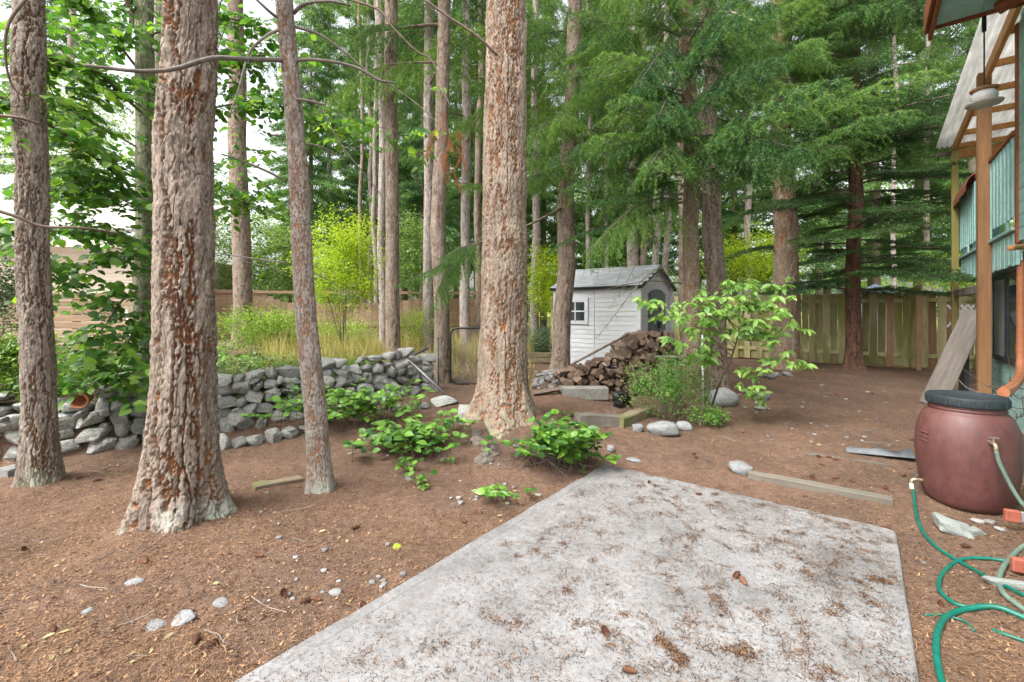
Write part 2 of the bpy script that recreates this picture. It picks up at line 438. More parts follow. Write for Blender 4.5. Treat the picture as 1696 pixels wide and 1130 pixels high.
def wall_side(x, y):
    """signed distance behind (+) the wall line, and position along it 0..1"""
    x = np.asarray(x, dtype=float); y = np.asarray(y, dtype=float)
    best = np.full(x.shape, 1e9); sd = np.zeros(x.shape); al = np.zeros(x.shape)
    n = len(WALL) - 1
    for i in range(n):
        a, b = WALL[i], WALL[i + 1]; d = b - a; L = np.hypot(*d)
        t = ((x - a[0]) * d[0] + (y - a[1]) * d[1]) / L ** 2
        tc = np.clip(t, 0, 1)
        dist = np.hypot(x - a[0] - tc * d[0], y - a[1] - tc * d[1])
        s = (d[0] * (y - a[1]) - d[1] * (x - a[0])) / L
        m = dist < best
        best = np.where(m, dist, best); sd = np.where(m, np.sign(s) * dist, sd)
        al = np.where(m, (i + t) / n, al)
    return sd, al

def gz(x, y, rough=True):
    x = np.atleast_1d(np.asarray(x, dtype=float)); y = np.atleast_1d(np.asarray(y, dtype=float))
    left = sstep(2.2, .6, x)
    base = left * (.30 * sstep(4.6, 7.2, y) + .12 * sstep(7.2, 10.5, y)) + (1 - left) * (.25 * sstep(3.6, 10.5, y))
    base = base + .05 * sstep(-.3, -2.5, x) * (1 - sstep(4.6, 7.0, y))
    base = base + .31 * np.exp(-(((x + .05) / .85) ** 2 + ((y - 5.42) / .62) ** 2)) + .06 * np.exp(-(((x - .7) / .5) ** 2 + ((y - 5.2) / .3) ** 2))
    base = base - .3 * sstep(-3.0, -4.5, x) * sstep(4.6, 7.2, y) * .5
    sd, al = wall_side(x, y)
    up = sstep(-.02, .38, sd) * sstep(1.04, .93, al)
    z = base * (1 - up) + up * (.60 + .10 * sstep(.5, 5, sd))
    # mounds at the feet of the near trees
    for (tx, ty, r, h) in ((-2.47, 3.30, .42, .055), (-4.18, 4.02, .35, .04), (-1.66, 3.92, .28, .03)):
        z = z + h * np.exp(-((x - tx) ** 2 + (y - ty) ** 2) / r ** 2)
    s = x * D1[0] + y * D1[1]; p = x * N1[0] + y * N1[1]
    ds = np.maximum(np.maximum(-2.15 - p, p - .19), s - 4.33)      # distance outside the slab
    z = z - .03 * sstep(.5, .05, ds)
    z = np.where(ds < -.02, -.16, z)
    z = z + .5 * sstep(14, 60, np.hypot(x, y - 4))
    if rough:
        Q = np.stack([x, y, np.zeros_like(x)], -1)
        k = sstep(-.01, .1, ds)
        z = z + k * (.020 * vnoise(Q, 1.7, 3) + .010 * vnoise(Q, 5, 4) + .006 * vnoise(Q, 17, 5) + .0045 * vnoise(Q, 45, 6))
    return z

def g1(x, y): return float(gz(x, y)[0])

def on_ray(px, py, z0=None):
    """where the line of sight through a bearing meets the ground"""
    d = np.linspace(1.2, 30, 6000)
    X = (px - 848) / FPX * d; Z = CAM_H + (515 - py) / FPX * d
    g = gz(X, d, False); i = np.argmax(Z < g)
    return float(X[i]), float(d[i]), float(g[i])

def axis(segs):
    out = []
    for a, b, n in segs: out.append(np.linspace(a, b, n, endpoint=False))
    return np.concatenate(out + [[segs[-1][1]]])
gx = axis([(-160, -30, 14), (-30, -9, 30), (-9, -5.5, 50), (-5.5, 5.5, 310), (5.5, 9, 60), (9, 30, 30), (30, 160, 14)])
gy = axis([(-60, -4, 12), (-4, .8, 30), (.8, 6.5, 175), (6.5, 12.5, 105), (12.5, 30, 36), (30, 260, 20)])
GX, GY = np.meshgrid(gx, gy)
GZ = gz(GX.ravel(), GY.ravel())
nx, ny = len(gx), len(gy)
r = np.arange(ny - 1)[:, None] * nx; c = np.arange(nx - 1)[None, :]
GF = np.stack([r + c, r + c + 1, r + nx + c + 1, r + nx + c], -1).reshape(-1, 4)
m, nt, out = node_mat('forest_floor'); b = NB(nt)
v = b.coord(rnd=False)
f1 = b.noise(v, 1.3, 5, .6); f2 = b.noise(v, 14, 6, .7); f3 = b.noise(v, 90, 4, .75, .4)
col = b.ramp(f2, [(.3, (.085, .058, .045)), (.52, (.18, .128, .10)), (.72, (.29, .215, .175))])
col = b.mix(b.ramp(f3, [(.40, 0.0), (.62, .75)]), col, (.25, .125, .07))
col = b.mix(b.ramp(b.noise(v, 150, 3, .7), [(.58, 0.0), (.68, .8)]), col, (.36, .27, .19))
col = b.mix(b.ramp(b.noise(v, 60, 4, .7), [(.6, 0.0), (.7, .8)]), col, (.06, .035, .024))
col = b.mix(b.ramp(f1, [(.38, .0), (.62, .55)]), col, (.10, .072, .056))
# beyond the stone wall and the wood the soil carries grass and moss
sx = b.n("ShaderNodeSeparateXYZ"); b.l(v, sx.inputs[0])
far = b.ramp(b.math('MULTIPLY', sx.outputs[1], .02), [(.25, 0.0), (.34, 1.0)])
col = b.mix(far, col, b.ramp(f2, [(.3, (.10, .13, .04)), (.7, (.26, .27, .10))]))
p = b.n("ShaderNodeBsdfPrincipled"); p.inputs['Roughness'].default_value = .95; p.inputs['Specular IOR Level'].default_value = .1
b.l(col, p.inputs['Base Color'])
b.l(b.bump(b.math('ADD', f3, b.noise(v, 45, 5, .7)), .9, .02), p.inputs['Normal']); b.l(p.outputs[0], out.inputs[0])
M_['floor'] = m
ground = link('ground', make_mesh('ground', np.stack([GX.ravel(), GY.ravel(), GZ], -1), GF, [m], None, True))
tag(ground, 'brown needle-covered forest soil of the back yard', None, None, 'structure')

# ---------------------------------------------------------------- the concrete slab: tooled edge and border groove
def rring(inset, z, n=5, rad=.05, side=60):
    x0, x1, y0, y1 = -2.15 + inset, .19 - inset, -1.6 + inset, 4.33 - inset
    R = max(rad - inset, .004); out = []
    cs = ((x1 - R, y0 + R, -90), (x1 - R, y1 - R, 0), (x0 + R, y1 - R, 90), (x0 + R, y0 + R, 180))
    for i, (cx, cy, a0) in enumerate(cs):
        for k in range(n):
            a = math.radians(a0 + 90 * k / (n - 1)); out.append((cx + R * math.cos(a), cy + R * math.sin(a), z))
        nx_, ny_, a1 = cs[(i + 1) % 4]; a = math.radians(a0 + 90)
        p0 = np.array(out[-1][:2]); p1 = np.array([nx_ + R * math.cos(a), ny_ + R * math.sin(a)])
        out += [tuple(p0 + (p1 - p0) * t) + (z,) for t in np.arange(1, side) / side]
    V = np.array(out); w = max(0.0, 1 - inset / .05)                 # worn, chipped edge
    Q = V * np.array([1, 1, 0]); ch = np.maximum(vnoise(Q, 9, 71) - .35, 0) * .03
    V[:, :2] += w * (.006 * vnoise(Q, 3, 70) + .003 * vnoise(Q, 14, 72))[:, None]
    V[:, 2] -= w * (z > -.02) * ch
    return [tuple(q) for q in V]
rings = [rring(0, -.2), rring(0, -.014), rring(.005, -.004), rring(.014, 0), rring(.085, 0), rring(.09, -.0035), rring(.096, -.0035), rring(.101, 0)]
k = len(rings[0]); SV = np.array([q for r_ in rings for q in r_])
a = np.arange(k)
SQ = np.concatenate([np.stack([i * k + a, i * k + (a + 1) % k, (i + 1) * k + (a + 1) % k, (i + 1) * k + a], -1) for i in range(len(rings) - 1)])
SC = np.array([[(len(rings) - 1) * k + i for i in range(k)]])
m, nt, out = node_mat('concrete'); b = NB(nt)
v = b.coord(rnd=False)
f1 = b.noise(v, 1.6, 6, .65, .3); f2 = b.noise(v, 28, 5, .7); f3 = b.noise(v, 170, 3, .7)
col = b.ramp(f1, [(.3, (.112, .108, .105)), (.46, (.185, .181, .179)), (.68, (.25, .246, .245))])
col = b.mix(.45, col, b.ramp(f2, [(.3, .25), (.7, .75)]), 'OVERLAY')
col = b.mix(.5, col, b.ramp(f3, [(.3, .25), (.7, .75)]), 'OVERLAY')
st = b.ramp(b.noise(v, 9, 6, .75), [(.55, 0.0), (.75, .55)])
col = b.mix(st, col, (.15, .125, .105))
col = b.mix(b.ramp(b.noise(v, 70, 4, .7), [(.62, 0.0), (.7, .7)]), col, (.10, .07, .05))
p = b.n("ShaderNodeBsdfPrincipled"); p.inputs['Roughness'].default_value = .88; p.inputs['Specular IOR Level'].default_value = .2
b.l(col, p.inputs['Base Color'])
bl = b.n("ShaderNodeTexWave"); bl.inputs['Scale'].default_value = 42; bl.inputs['Distortion'].default_value = 3; b.l(v, bl.inputs['Vector'])
b.l(b.bump(b.math('ADD', b.math('ADD', f3, f2), b.math('MULTIPLY', bl.outputs['Fac'], .25)), .35, .004), p.inputs['Normal']); b.l(p.outputs[0], out.inputs[0])
slab = link('concrete_patio', make_mesh('concrete_patio', SV, [SQ, SC], [m]))
slab.rotation_euler = (0, 0, ROT)
tag(slab, 'weathered grey concrete patio slab with grooved border', None, None, 'structure')
def on_slab(x, y, mg=0.0):
    s = x * D1[0] + y * D1[1]; p = x * N1[0] + y * N1[1]
    return (p > -2.15 + mg) & (p < .19 - mg) & (s < 4.33 - mg) & (s > -1.6)

# ---------------------------------------------------------------- needle litter (nobody could count it)
def needles(X, Y, Z, L, W, yaw, tilt, bend=0.0):
    n = len(X); dx, dy = np.cos(yaw), np.sin(yaw)
    h = .5 * L
    A = np.stack([X - dx * h - dy * W / 2, Y - dy * h + dx * W / 2, Z], -1)
    B = np.stack([X - dx * h + dy * W / 2, Y - dy * h - dx * W / 2, Z], -1)
    T = np.stack([X + dx * h, Y + dy * h, Z + tilt * L], -1)
    V = np.stack([A, B, T], 1).reshape(-1, 3)
    return V, np.arange(3 * n).reshape(-1, 3)

lit = MB()
N = 300000
d = 1.5 * np.exp(rng.random(N) * math.log(11.0 / 1.5)); X = (rng.random(N) * 2.5 - 1.28) * d; Y = d
sd, al = wall_side(X, Y)
keep = ~on_slab(X, Y, .02) & ~((sd > -.05) & (al < 1.02)) & (X < 9)
X, Y = X[keep], Y[keep]; n = len(X)
patch = vnoise(np.stack([X, Y, 0 * X], -1), 3.0, 11) * .5 + .5
k = rng.random(n) < .35 + .9 * sstep(-.45, .25, vnoise(np.stack([X, Y, 0 * X], -1), 1.6, 13) + .5 * vnoise(np.stack([X, Y, 0 * X], -1), 4.5, 14)); X, Y, patch = X[k], Y[k], patch[k]; n = len(X)
Z = gz(X, Y) + .002 + .005 * rng.random(n)
L = .012 + .024 * rng.random(n) * (.6 + .1 * Y); W = .0016 + .0004 * Y
tint = np.clip(.24 + .45 * rng.random(n) ** 1.3 + .35 * (patch - .4) + .25 * (rng.random(n) < .12), 0, 1)
V, F = needles(X, Y, Z, L, W, rng.random(n) * 6.283, (rng.random(n) - .3) * .45)
lit.add(V, F, np.repeat(tint, 3))
# longer needles, bark crumbs lying on top
N = 90000
d = 1.5 * np.exp(rng.random(N) * math.log(11.0 / 1.5)); X = (rng.random(N) * 2.5 - 1.28) * d; Y = d
sd, al = wall_side(X, Y); keep = ~on_slab(X, Y, -.01) & ~((sd > -.05) & (al < 1.02)) & (X < 9)
keep &= rng.random(N) < .35 + .65 * (vnoise(np.stack([X, Y, 0 * X], -1), 6.0, 12) > -.1)
X, Y = X[keep], Y[keep]; n = len(X)
V, F = needles(X, Y, gz(X, Y) + .004 + .008 * rng.random(n), .018 + .028 * rng.random(n), .0016 + .0004 * Y, rng.random(n) * 6.283, (rng.random(n) - .3) * .4)
lit.add(V, F, np.repeat(np.clip(rng.random(n) ** 1.7, 0, 1), 3))
N = 22000
d = 1.5 * np.exp(rng.random(N) * math.log(11.0 / 1.5)); X = (rng.random(N) * 2.5 - 1.28) * d; Y = d
sd, al = wall_side(X, Y); keep = ~on_slab(X, Y, -.01) & ~((sd > -.05) & (al < 1.02)) & (X < 9); X, Y = X[keep], Y[keep]; n = len(X)
V, F = needles(X, Y, gz(X, Y) + .004, .008 + .02 * rng.random(n), .006 + .012 * rng.random(n), rng.random(n) * 6.283, (rng.random(n) - .3) * .8)
lit.add(V, F, np.repeat(np.where(rng.random(n) < .6, .05, .75) + .15 * rng.random(n), 3))
# pale straw and thin dead twigs
N = 700
d = 1.6 * np.exp(rng.random(N) * math.log(5.5 / 1.6)); X = (rng.random(N) * 2.4 - 1.25) * d
keep = ~on_slab(X, d, .0) & (vnoise(np.stack([X, d, 0 * X], -1), 2.0, 19) > -.1); X, d = X[keep], d[keep]; sd, al = wall_side(X, d); kk = ~((sd > -.1) & (al < 1.02)); X, d = X[kk], d[kk]
for x, y in zip(X, d):
    a0 = rng.random() * 6.283; Ls = .03 + .10 * rng.random() ** 2; w = .0008 + .00025 * y
    t = np.linspace(0, 1, 4); cur = rng.normal(0, .7)
    xs = x + Ls * t * np.cos(a0 + cur * t); ys = y + Ls * t * np.sin(a0 + cur * t)
    zs = gz(xs, ys) + .006 + .012 * np.sin(t * 3.1) * rng.random()
    nrm = np.array([-math.sin(a0), math.cos(a0), 0]) * w
    c0 = np.stack([xs, ys, zs], -1)
    V = np.concatenate([c0 + nrm, c0 - nrm]); i = np.arange(3)
    lit.add(V, np.stack([i, i + 1, i + 5, i + 4], -1), .85 if rng.random() < .5 else .1)
o = link('needle_litter', lit.mesh('needle_litter', [M_['litter']]))
tag(o, 'carpet of fallen rust-brown needles over the yard soil', 'needles', None, 'stuff')

sl = MB()
def slab_pt(px, py):
    d = FPX * CAM_H / (py - 515.0); return (px - 848) / FPX * d, d
def clump(x, y, n, sx, sy, ang):
    n = int(n * .85); sx, sy = sx * 1.25, sy * 1.5
    q = rng.normal(0, 1, (n, 2)) * np.array([sx, sy])
    X = x + q[:, 0] * math.cos(ang) - q[:, 1] * math.sin(ang); Y = y + q[:, 0] * math.sin(ang) + q[:, 1] * math.cos(ang)
    k = on_slab(X, Y, .003); X, Y = X[k], Y[k]; n = len(X)
    if n == 0: return
    rr = np.exp(-.5 * ((q[k] / np.array([sx, sy])) ** 2).sum(1))
    V, F = needles(X, Y, .002 + .012 * rng.random(n) * rr, .012 + .026 * rng.random(n), np.full(n, .0032), rng.random(n) * 6.283, (rng.random(n) - .2) * .35)
    sl.add(V, F, np.repeat(np.clip(rng.random(n) ** 2.2 * .75 + .1 * rng.random() - .05, 0, 1), 3))
N = 40000
S = rng.random(N) * 4.4; Pp = -2.15 + rng.random(N) * 2.34
X, Y = S * D1[0] + Pp * N1[0], S * D1[1] + Pp * N1[1]
dens = vnoise(np.stack([X, Y, 0 * X], -1), 2.2, 23) * .5 + .5 + .25 * sstep(2.6, 4.3, S) + .15 * sstep(-1.4, 0, Pp)
k = (rng.random(N) < dens) & on_slab(X, Y, .01); X, Y = X[k], Y[k]; n = len(X)
V, F = needles(X, Y, .002 + .003 * rng.random(n), .008 + .02 * rng.random(n), np.full(n, .0024), rng.random(n) * 6.283, rng.random(n) * .15)
sl.add(V, F, np.repeat(rng.random(n) ** 2 * .8, 3))
for i in range(1000):
    S = 4.3 * rng.random() ** .8; Pp = -2.05 + 2.2 * rng.random() ** .75
    x, y = SP(S, Pp)
    clump(x, y, int(8 + 60 * rng.random() ** 3), .012 + .035 * rng.random() ** 2, .008 + .014 * rng.random(), rng.normal(.5, .7))
# swept lines and piles that the photograph shows
def swept(pts, n, w):
    q = smooth_path([slab_pt(*a) + (0,) for a in pts], 10)
    for a_, b_ in zip(q[:-1], q[1:]):
        clump(*((a_ + b_) / 2)[:2], int(n * .6), np.hypot(*(b_ - a_)[:2]) * .6, w, math.atan2(b_[1] - a_[1], b_[0] - a_[0]))
swept([(1045, 825), (1095, 828), (1120, 838), (1130, 852)], 18, .012)
swept([(905, 880), (935, 873), (960, 868)], 10, .018)
swept([(900, 925), (925, 908), (955, 880), (965, 868)], 9, .022)
swept([(1085, 1056), (1105, 1068), (1120, 1085), (1133, 1098)], 30, .013)
swept([(1180, 985), (1192, 1000), (1205, 1025)], 26, .016)
swept([(1210, 1070), (1225, 1085), (1250, 1085)], 26, .016)
swept([(1440, 962), (1455, 960), (1478, 968)], 26, .012)
swept([(1280, 895), (1310, 900)], 16, .012)
for (px, py, n) in ((912, 1065, 70), (1010, 1050, 50), (1160, 1035, 80), (1095, 900, 60), (1472, 945, 80), (1045, 1110, 60), (1190, 900, 50), (1260, 905, 40), (1345, 1090, 90),
                    (1465, 1120, 90), (1380, 1005, 40), (1455, 1022, 60), (1260, 1080, 50), (1210, 880, 30), (1180, 940, 40), (925, 968, 30), (1115, 895, 50), (1140, 930, 40)):
    clump(*slab_pt(px, py), int(n * .9), .045, .024, rng.normal(.3, .4))
o = link('needle_litter', sl.mesh('slab_litter', [M_['litter']]))
tag(o, 'scattered brown needles and twigs lying on the concrete slab', 'needles', None, 'stuff')
# ---------------------------------------------------------------- trees: trunks
def trunk_mesh(name, path, mat, nseg, dz_fine, z_fine, amp, cw, ch, flare=(.35, .45), seed=0, lobes=5, second=True):
    """path rows: x, y, z, r (local to the foot). Furrowed bark is modelled."""
    path = np.asarray(path, dtype=float)
    zt = path[-1, 2]
    z = np.concatenate([np.arange(path[0, 2], z_fine, dz_fine), np.linspace(z_fine, zt, 24)])
    cx = np.interp(z, path[:, 2], path[:, 0]); cy = np.interp(z, path[:, 2], path[:, 1])
    k = np.ones(9) / 9
    r = np.interp(z, path[:, 2], path[:, 3])
    th = np.arange(nseg) / nseg * 2 * np.pi
    TH, Z = np.meshgrid(th, z); R = np.repeat(r[:, None], nseg, 1)
    rng_ = np.random.default_rng(seed)
    ph = rng_.random(4) * 6.28
    lob = .5 + .5 * (np.sin(lobes * TH + ph[0]) * .6 + np.sin((lobes - 2) * TH + ph[1]) * .4)
    R = R * (1 + np.exp(-np.maximum(Z - 0.0, -.3) / flare[1]) * flare[0] * (.45 + .9 * lob)) * (1 + .03 * np.sin(2 * TH + ph[2] + Z * .7))
    Q = np.stack([np.cos(TH) * R, np.sin(TH) * R, Z], -1).reshape(-1, 3)
    f0 = 1.0 / cw; sz = cw / ch
    def vn(scale, f, sd): return vnoise(Q * np.asarray(scale) + sd * .37, f, seed + sd).reshape(Z.shape)
    n1 = vn((1, 1, sz * .6), f0, 1) + .5 * vn((1, 1, sz * 1.1), f0 * 2.3, 2) + .3 * vn((1, 1, .4), f0 * 5, 3) + .16 * vn((1, 1, .5), f0 * 10, 6)
    F1 = 1 - sstep(.0, .26, np.abs(n1))
    n2 = vn((1, 1, sz * 1.3), f0 * 1.7, 4) + .5 * vn((1, 1, sz * 2), f0 * 3.6, 5)
    F2 = 1 - sstep(0, .13, np.abs(n2))
    crack = np.maximum(F1, .38 * F2)
    cid = np.clip(.5 + .6 * vn((1, 1, sz), f0 * .9, 7), 0, 1)
    w1 = vn((1, 1, 1), 3.0, 8)
    mm = (vn((1, 1, .45), f0 * 2.2, 9) + .4 * vn((1, 1, .5), f0 * 5, 10)) * 1.8
    fr = mm - np.floor(mm); terr = (np.floor(mm) + sstep(.72, 1, fr)) / 2.2
    hgt = (1 - crack) * (.6 + .4 * cid) + (.15 * terr if second else .14 * terr)
    fine = vn((1, 1, .35), 45, 11) * .5 + vn((1, 1, .4), 100, 12) * .4
    R2 = R + amp * (hgt - .6) + amp * .2 * fine + .04 * R * w1
    V = np.stack([cx[:, None] + np.cos(TH) * R2, cy[:, None] + np.sin(TH) * R2, Z], -1).reshape(-1, 3)
    rr = np.arange(len(z) - 1)[:, None] * nseg; c_ = np.arange(nseg)[None, :]; c2 = (c_ + 1) % nseg
    F = np.stack([rr + c_, rr + c2, rr + nseg + c2, rr + nseg + c_], -1).reshape(-1, 4)
    return make_mesh(name, V, F, [mat], {'furrow': crack.ravel(), 'cell': cid.ravel()}, True)

def lean_path(foot, top, r0, r1, h, wob=.02, seed=0, below=.25):
    """trunk axis local to the foot; `top` is where the axis passes at height h"""
    rg = np.random.default_rng(seed)
    n = 14; t = np.linspace(0, 1, n)
    rows = [[0, 0, -below, r0 * 1.02]]
    for i in range(n):
        rows.append([(top[0] - foot[0]) * t[i] + (rg.normal(0, wob) if 0 < i < n - 1 else 0), (top[1] - foot[1]) * t[i] + (rg.normal(0, wob) if 0 < i < n - 1 else 0),
                     h * t[i] + (1e-3 if i == 0 else 0), r0 + (r1 - r0) * t[i]])
    return np.array(rows)

def limb(root, loc, pts, r0, r1, mat, name='branch', m=6, n=6):
    V, F = tube(smooth_path(pts, m), np.linspace(r0, r1, (len(pts) - 1) * m + 1 if len(pts) > 2 else m + 1), n)
    me = make_mesh(name, V - np.asarray(loc), F, [mat], {'tint': np.full(len(V), .5)}, True)
    return link(name, me, root)

def near_tree(name, px, py, d, label, mat, rad, toppx, h, nseg, dz, zf, amp, cw, ch, flare, seed, r_top=.62, lobes=5, wob=.02):
    x = (px - 848) / FPX * d; z = g1(x, d)
    t = thing(name, (x, d, z), label, 'tree')
    xt = (toppx - 848) / FPX * d
    ztop = CAM_H + 515 / FPX * d - z
    top = (x + (xt - x) * h / ztop, d)
    pth = lean_path((x, d), top, rad, rad * r_top, h, wob, seed)
    link('trunk', trunk_mesh('trunk', pth, mat, nseg, dz, zf, amp, cw, ch, flare, seed, lobes), t)
    t['foot'] = (x, d, z)
    return t, np.array([x, d, z]), pth

# 2: the big furrowed red one, 1: left edge, 3: slender leaning one, 4: the stout one on the mound
T2, L2, P2 = near_tree('fir_tree', 302, 870, 3.36, 'stout fir with deeply furrowed orange-cracked bark and pale lichen on its foot', M_['bark_red'], .188, 314, 9, 290, .0085, 4.1, .046, .075, .50, (.72, .34), 3, .66, 5, .012)
T1, L1, P1 = near_tree('fir_tree', 66, 806, 4.02, 'grey-brown fir trunk beside the clay pot end of the stone wall', M_['bark_left'], .112, 45, 9, 200, .0105, 4.6, .024, .05, .24, (.42, .35), 11, .75, 6, .012)
T3, L3, P3 = near_tree('slender_tree', 531, 815, 3.92, 'slender pale leaning trunk with bare dead branches', M_['bark_thin'], .091, 470, 9, 130, .0095, 4.5, .012, .034, .10, (.45, .16), 23, .5, 4, .012)
T4, L4, P4 = near_tree('fir_tree', 833, 699, 5.55, 'stout tan fir trunk rising from the mound behind the slab', M_['bark_mid'], .302, 836, 10, 230, .012, 5.6, .034, .062, .34, (.40, .26), 31, .52, 6, .012)
for t in (T1, T2, T3, T4): del t['foot']

def PB(lst): return [P(*q) for q in lst]
tw, tg = M_['twig'], M_['twig_grey']
for pts, r0, r1 in (
    ([(466, 100, 3.85), (400, 98, 3.5), (350, 97, 3.05), (290, 114, 2.95), (235, 118, 2.9), (180, 113, 2.85), (140, 108, 2.8)], .020, .009),
    ([(463, 32, 3.9), (445, 18, 3.8), (415, -10, 3.7)], .016, .008),
    ([(465, 47, 3.9), (438, 62, 3.8), (412, 90, 3.8), (395, 150, 3.75), (378, 195, 3.7)], .014, .005),
    ([(486, 22, 3.95), (505, 7, 3.9), (545, 2, 3.8), (580, 9, 3.8)], .017, .010),
    ([(486, 44, 3.95), (530, 58, 4.1), (575, 90, 4.2), (612, 122, 4.3), (660, 150, 4.5), (705, 185, 4.6), (742, 222, 4.7)], .013, .004),
    ([(487, 112, 3.95), (495, 100, 3.9), (540, 101, 3.9), (590, 112, 3.95), (625, 132, 4.0), (654, 138, 4.1)], .017, .009),
    ([(480, 172, 3.92), (490, 165, 3.88), (515, 168, 3.85), (540, 174, 3.85)], .016, .010),
    ([(488, 128, 3.95), (530, 180, 4.05), (565, 240, 4.1), (605, 290, 4.2), (645, 340, 4.3), (678, 380, 4.35)], .009, .003),
    ([(490, 240, 3.95), (520, 240, 4.0), (550, 252, 4.1), (575, 268, 4.2)], .011, .004),
    ([(468, 297, 3.9), (440, 283, 3.8), (405, 268, 3.7), (366, 255, 3.65)], .012, .006),
    ([(472, 435, 3.95), (430, 430, 3.9), (390, 424, 3.85), (330, 416, 3.8)], .008, .003),
    ([(472, 452, 3.95), (435, 440, 3.9), (395, 432, 3.9)], .005, .002),
    ([(500, 445, 4.0), (540, 462, 4.2), (590, 490, 4.5), (640, 520, 4.7)], .005, .002),
    ([(495, 300, 4.0), (505, 302, 4.0)], .012, .009), ([(488, 362, 3.86), (500, 358, 3.83)], .013, .008), ([(466, 225, 3.9), (450, 224, 3.88)], .012, .008)):
    limb(T3, L3, PB(pts), r0, r1, tg, n=7)
for pts, r0, r1 in (
    ([(500, -20, 5.0), (618, 12, 4.9), (650, 45, 4.9), (690, 85, 4.9), (715, 100, 4.9), (735, 150, 4.85), (745, 175, 4.8)], .014, .004),
    ([(704, 0, 5.0), (740, 26, 5.0), (790, 60, 5.05), (824, 92, 5.15)], .012, .017),
    ([(715, 100, 4.9), (735, 118, 4.9), (757, 145, 4.85), (760, 220, 4.85)], .005, .002)):
    limb(T4, L4, PB(pts), r0, r1, tw)
for pts, r0, r1 in (
    ([(44, -5, 3.85), (14, 40, 3.7), (9, 95, 3.7), (22, 145, 3.75), (58, 172, 3.85)], .014, .005),
    ([(-20, 190, 3.7), (30, 195, 3.75), (64, 205, 3.85)], .013, .012),
    ([(-20, 345, 3.6), (25, 358, 3.65), (70, 375, 3.75), (140, 378, 3.9), (200, 388, 4.2)], .017, .008)):
    limb(T1, L1, PB(pts), r0, r1, tw)
# burl-like bare root below the stout tree
def rock_mesh(name, seed, mat, blocky=.5, sub=3, rough=.14, chips=4, cut=(.62, .25)):
    g = np.linspace(-1, 1, sub + 1); faces, V = [], []; idx = {}
    def vid(p):
        k = tuple(np.round(p, 5))
        if k not in idx: idx[k] = len(V); V.append(p)
        return idx[k]
    Q = []
    for ax in range(3):
        for s in (-1, 1):
            for i in range(sub):
                for j in range(sub):
                    q = []
                    for (a_, b_) in ((i, j), (i + 1, j), (i + 1, j + 1), (i, j + 1)):
                        p = np.zeros(3); p[ax] = s; p[(ax + 1) % 3] = g[a_]; p[(ax + 2) % 3] = g[b_]; q.append(vid(p))
                    Q.append(q if s > 0 else q[::-1])
    V = np.array(V); sph = V / np.linalg.norm(V, axis=1)[:, None]
    V = sph * (1 - blocky) + V * blocky * .8
    V = V * (1 + rough * vnoise(V + seed * 3.1, 1.4, seed)[:, None] + rough * .6 * vnoise(V + seed, 3.1, seed + 1)[:, None])
    rg = np.random.default_rng(seed)
    for _ in range(chips):                                   # chipped planes
        nrm = rg.normal(0, 1, 3); nrm /= np.linalg.norm(nrm); dcut = cut[0] + cut[1] * rg.random()
        dd = V @ nrm; V = V - np.maximum(dd - dcut, 0)[:, None] * nrm * .85
    V = V / np.abs(V).max(0)
    return make_mesh(name, V, np.array(Q), [mat], {'tint': np.full(len(V), .5)}, False)
bx_, by_, bz_ = on_ray(801, 768)
rb_ = thing('root_burl', (bx_, by_, bz_), 'knobbly grey root burl bulging from the mound below the stout fir', 'root')
for k_, (px, py, sx_, sy_, sz_) in enumerate(((790, 738, .12, .10, .09), (808, 752, .14, .11, .11), (802, 770, .12, .10, .10), (818, 764, .07, .07, .07), (790, 722, .08, .08, .06))):
    q = on_ray(px, py); bm = rock_mesh('burl_lump', 77 + k_, M_['burl'], .1, 12, .5, 2); bm.polygons.foreach_set('use_smooth', np.ones(len(bm.polygons), dtype=bool))
    link('burl_lump', bm, rb_, Matrix.Translation((q[0] - bx_, q[1] + .05 - by_, q[2] + .015 - bz_)) @ Matrix.Rotation(.5 + k_, 4, 'Z') @ Matrix.Diagonal((sx_, sy_, sz_, 1)))

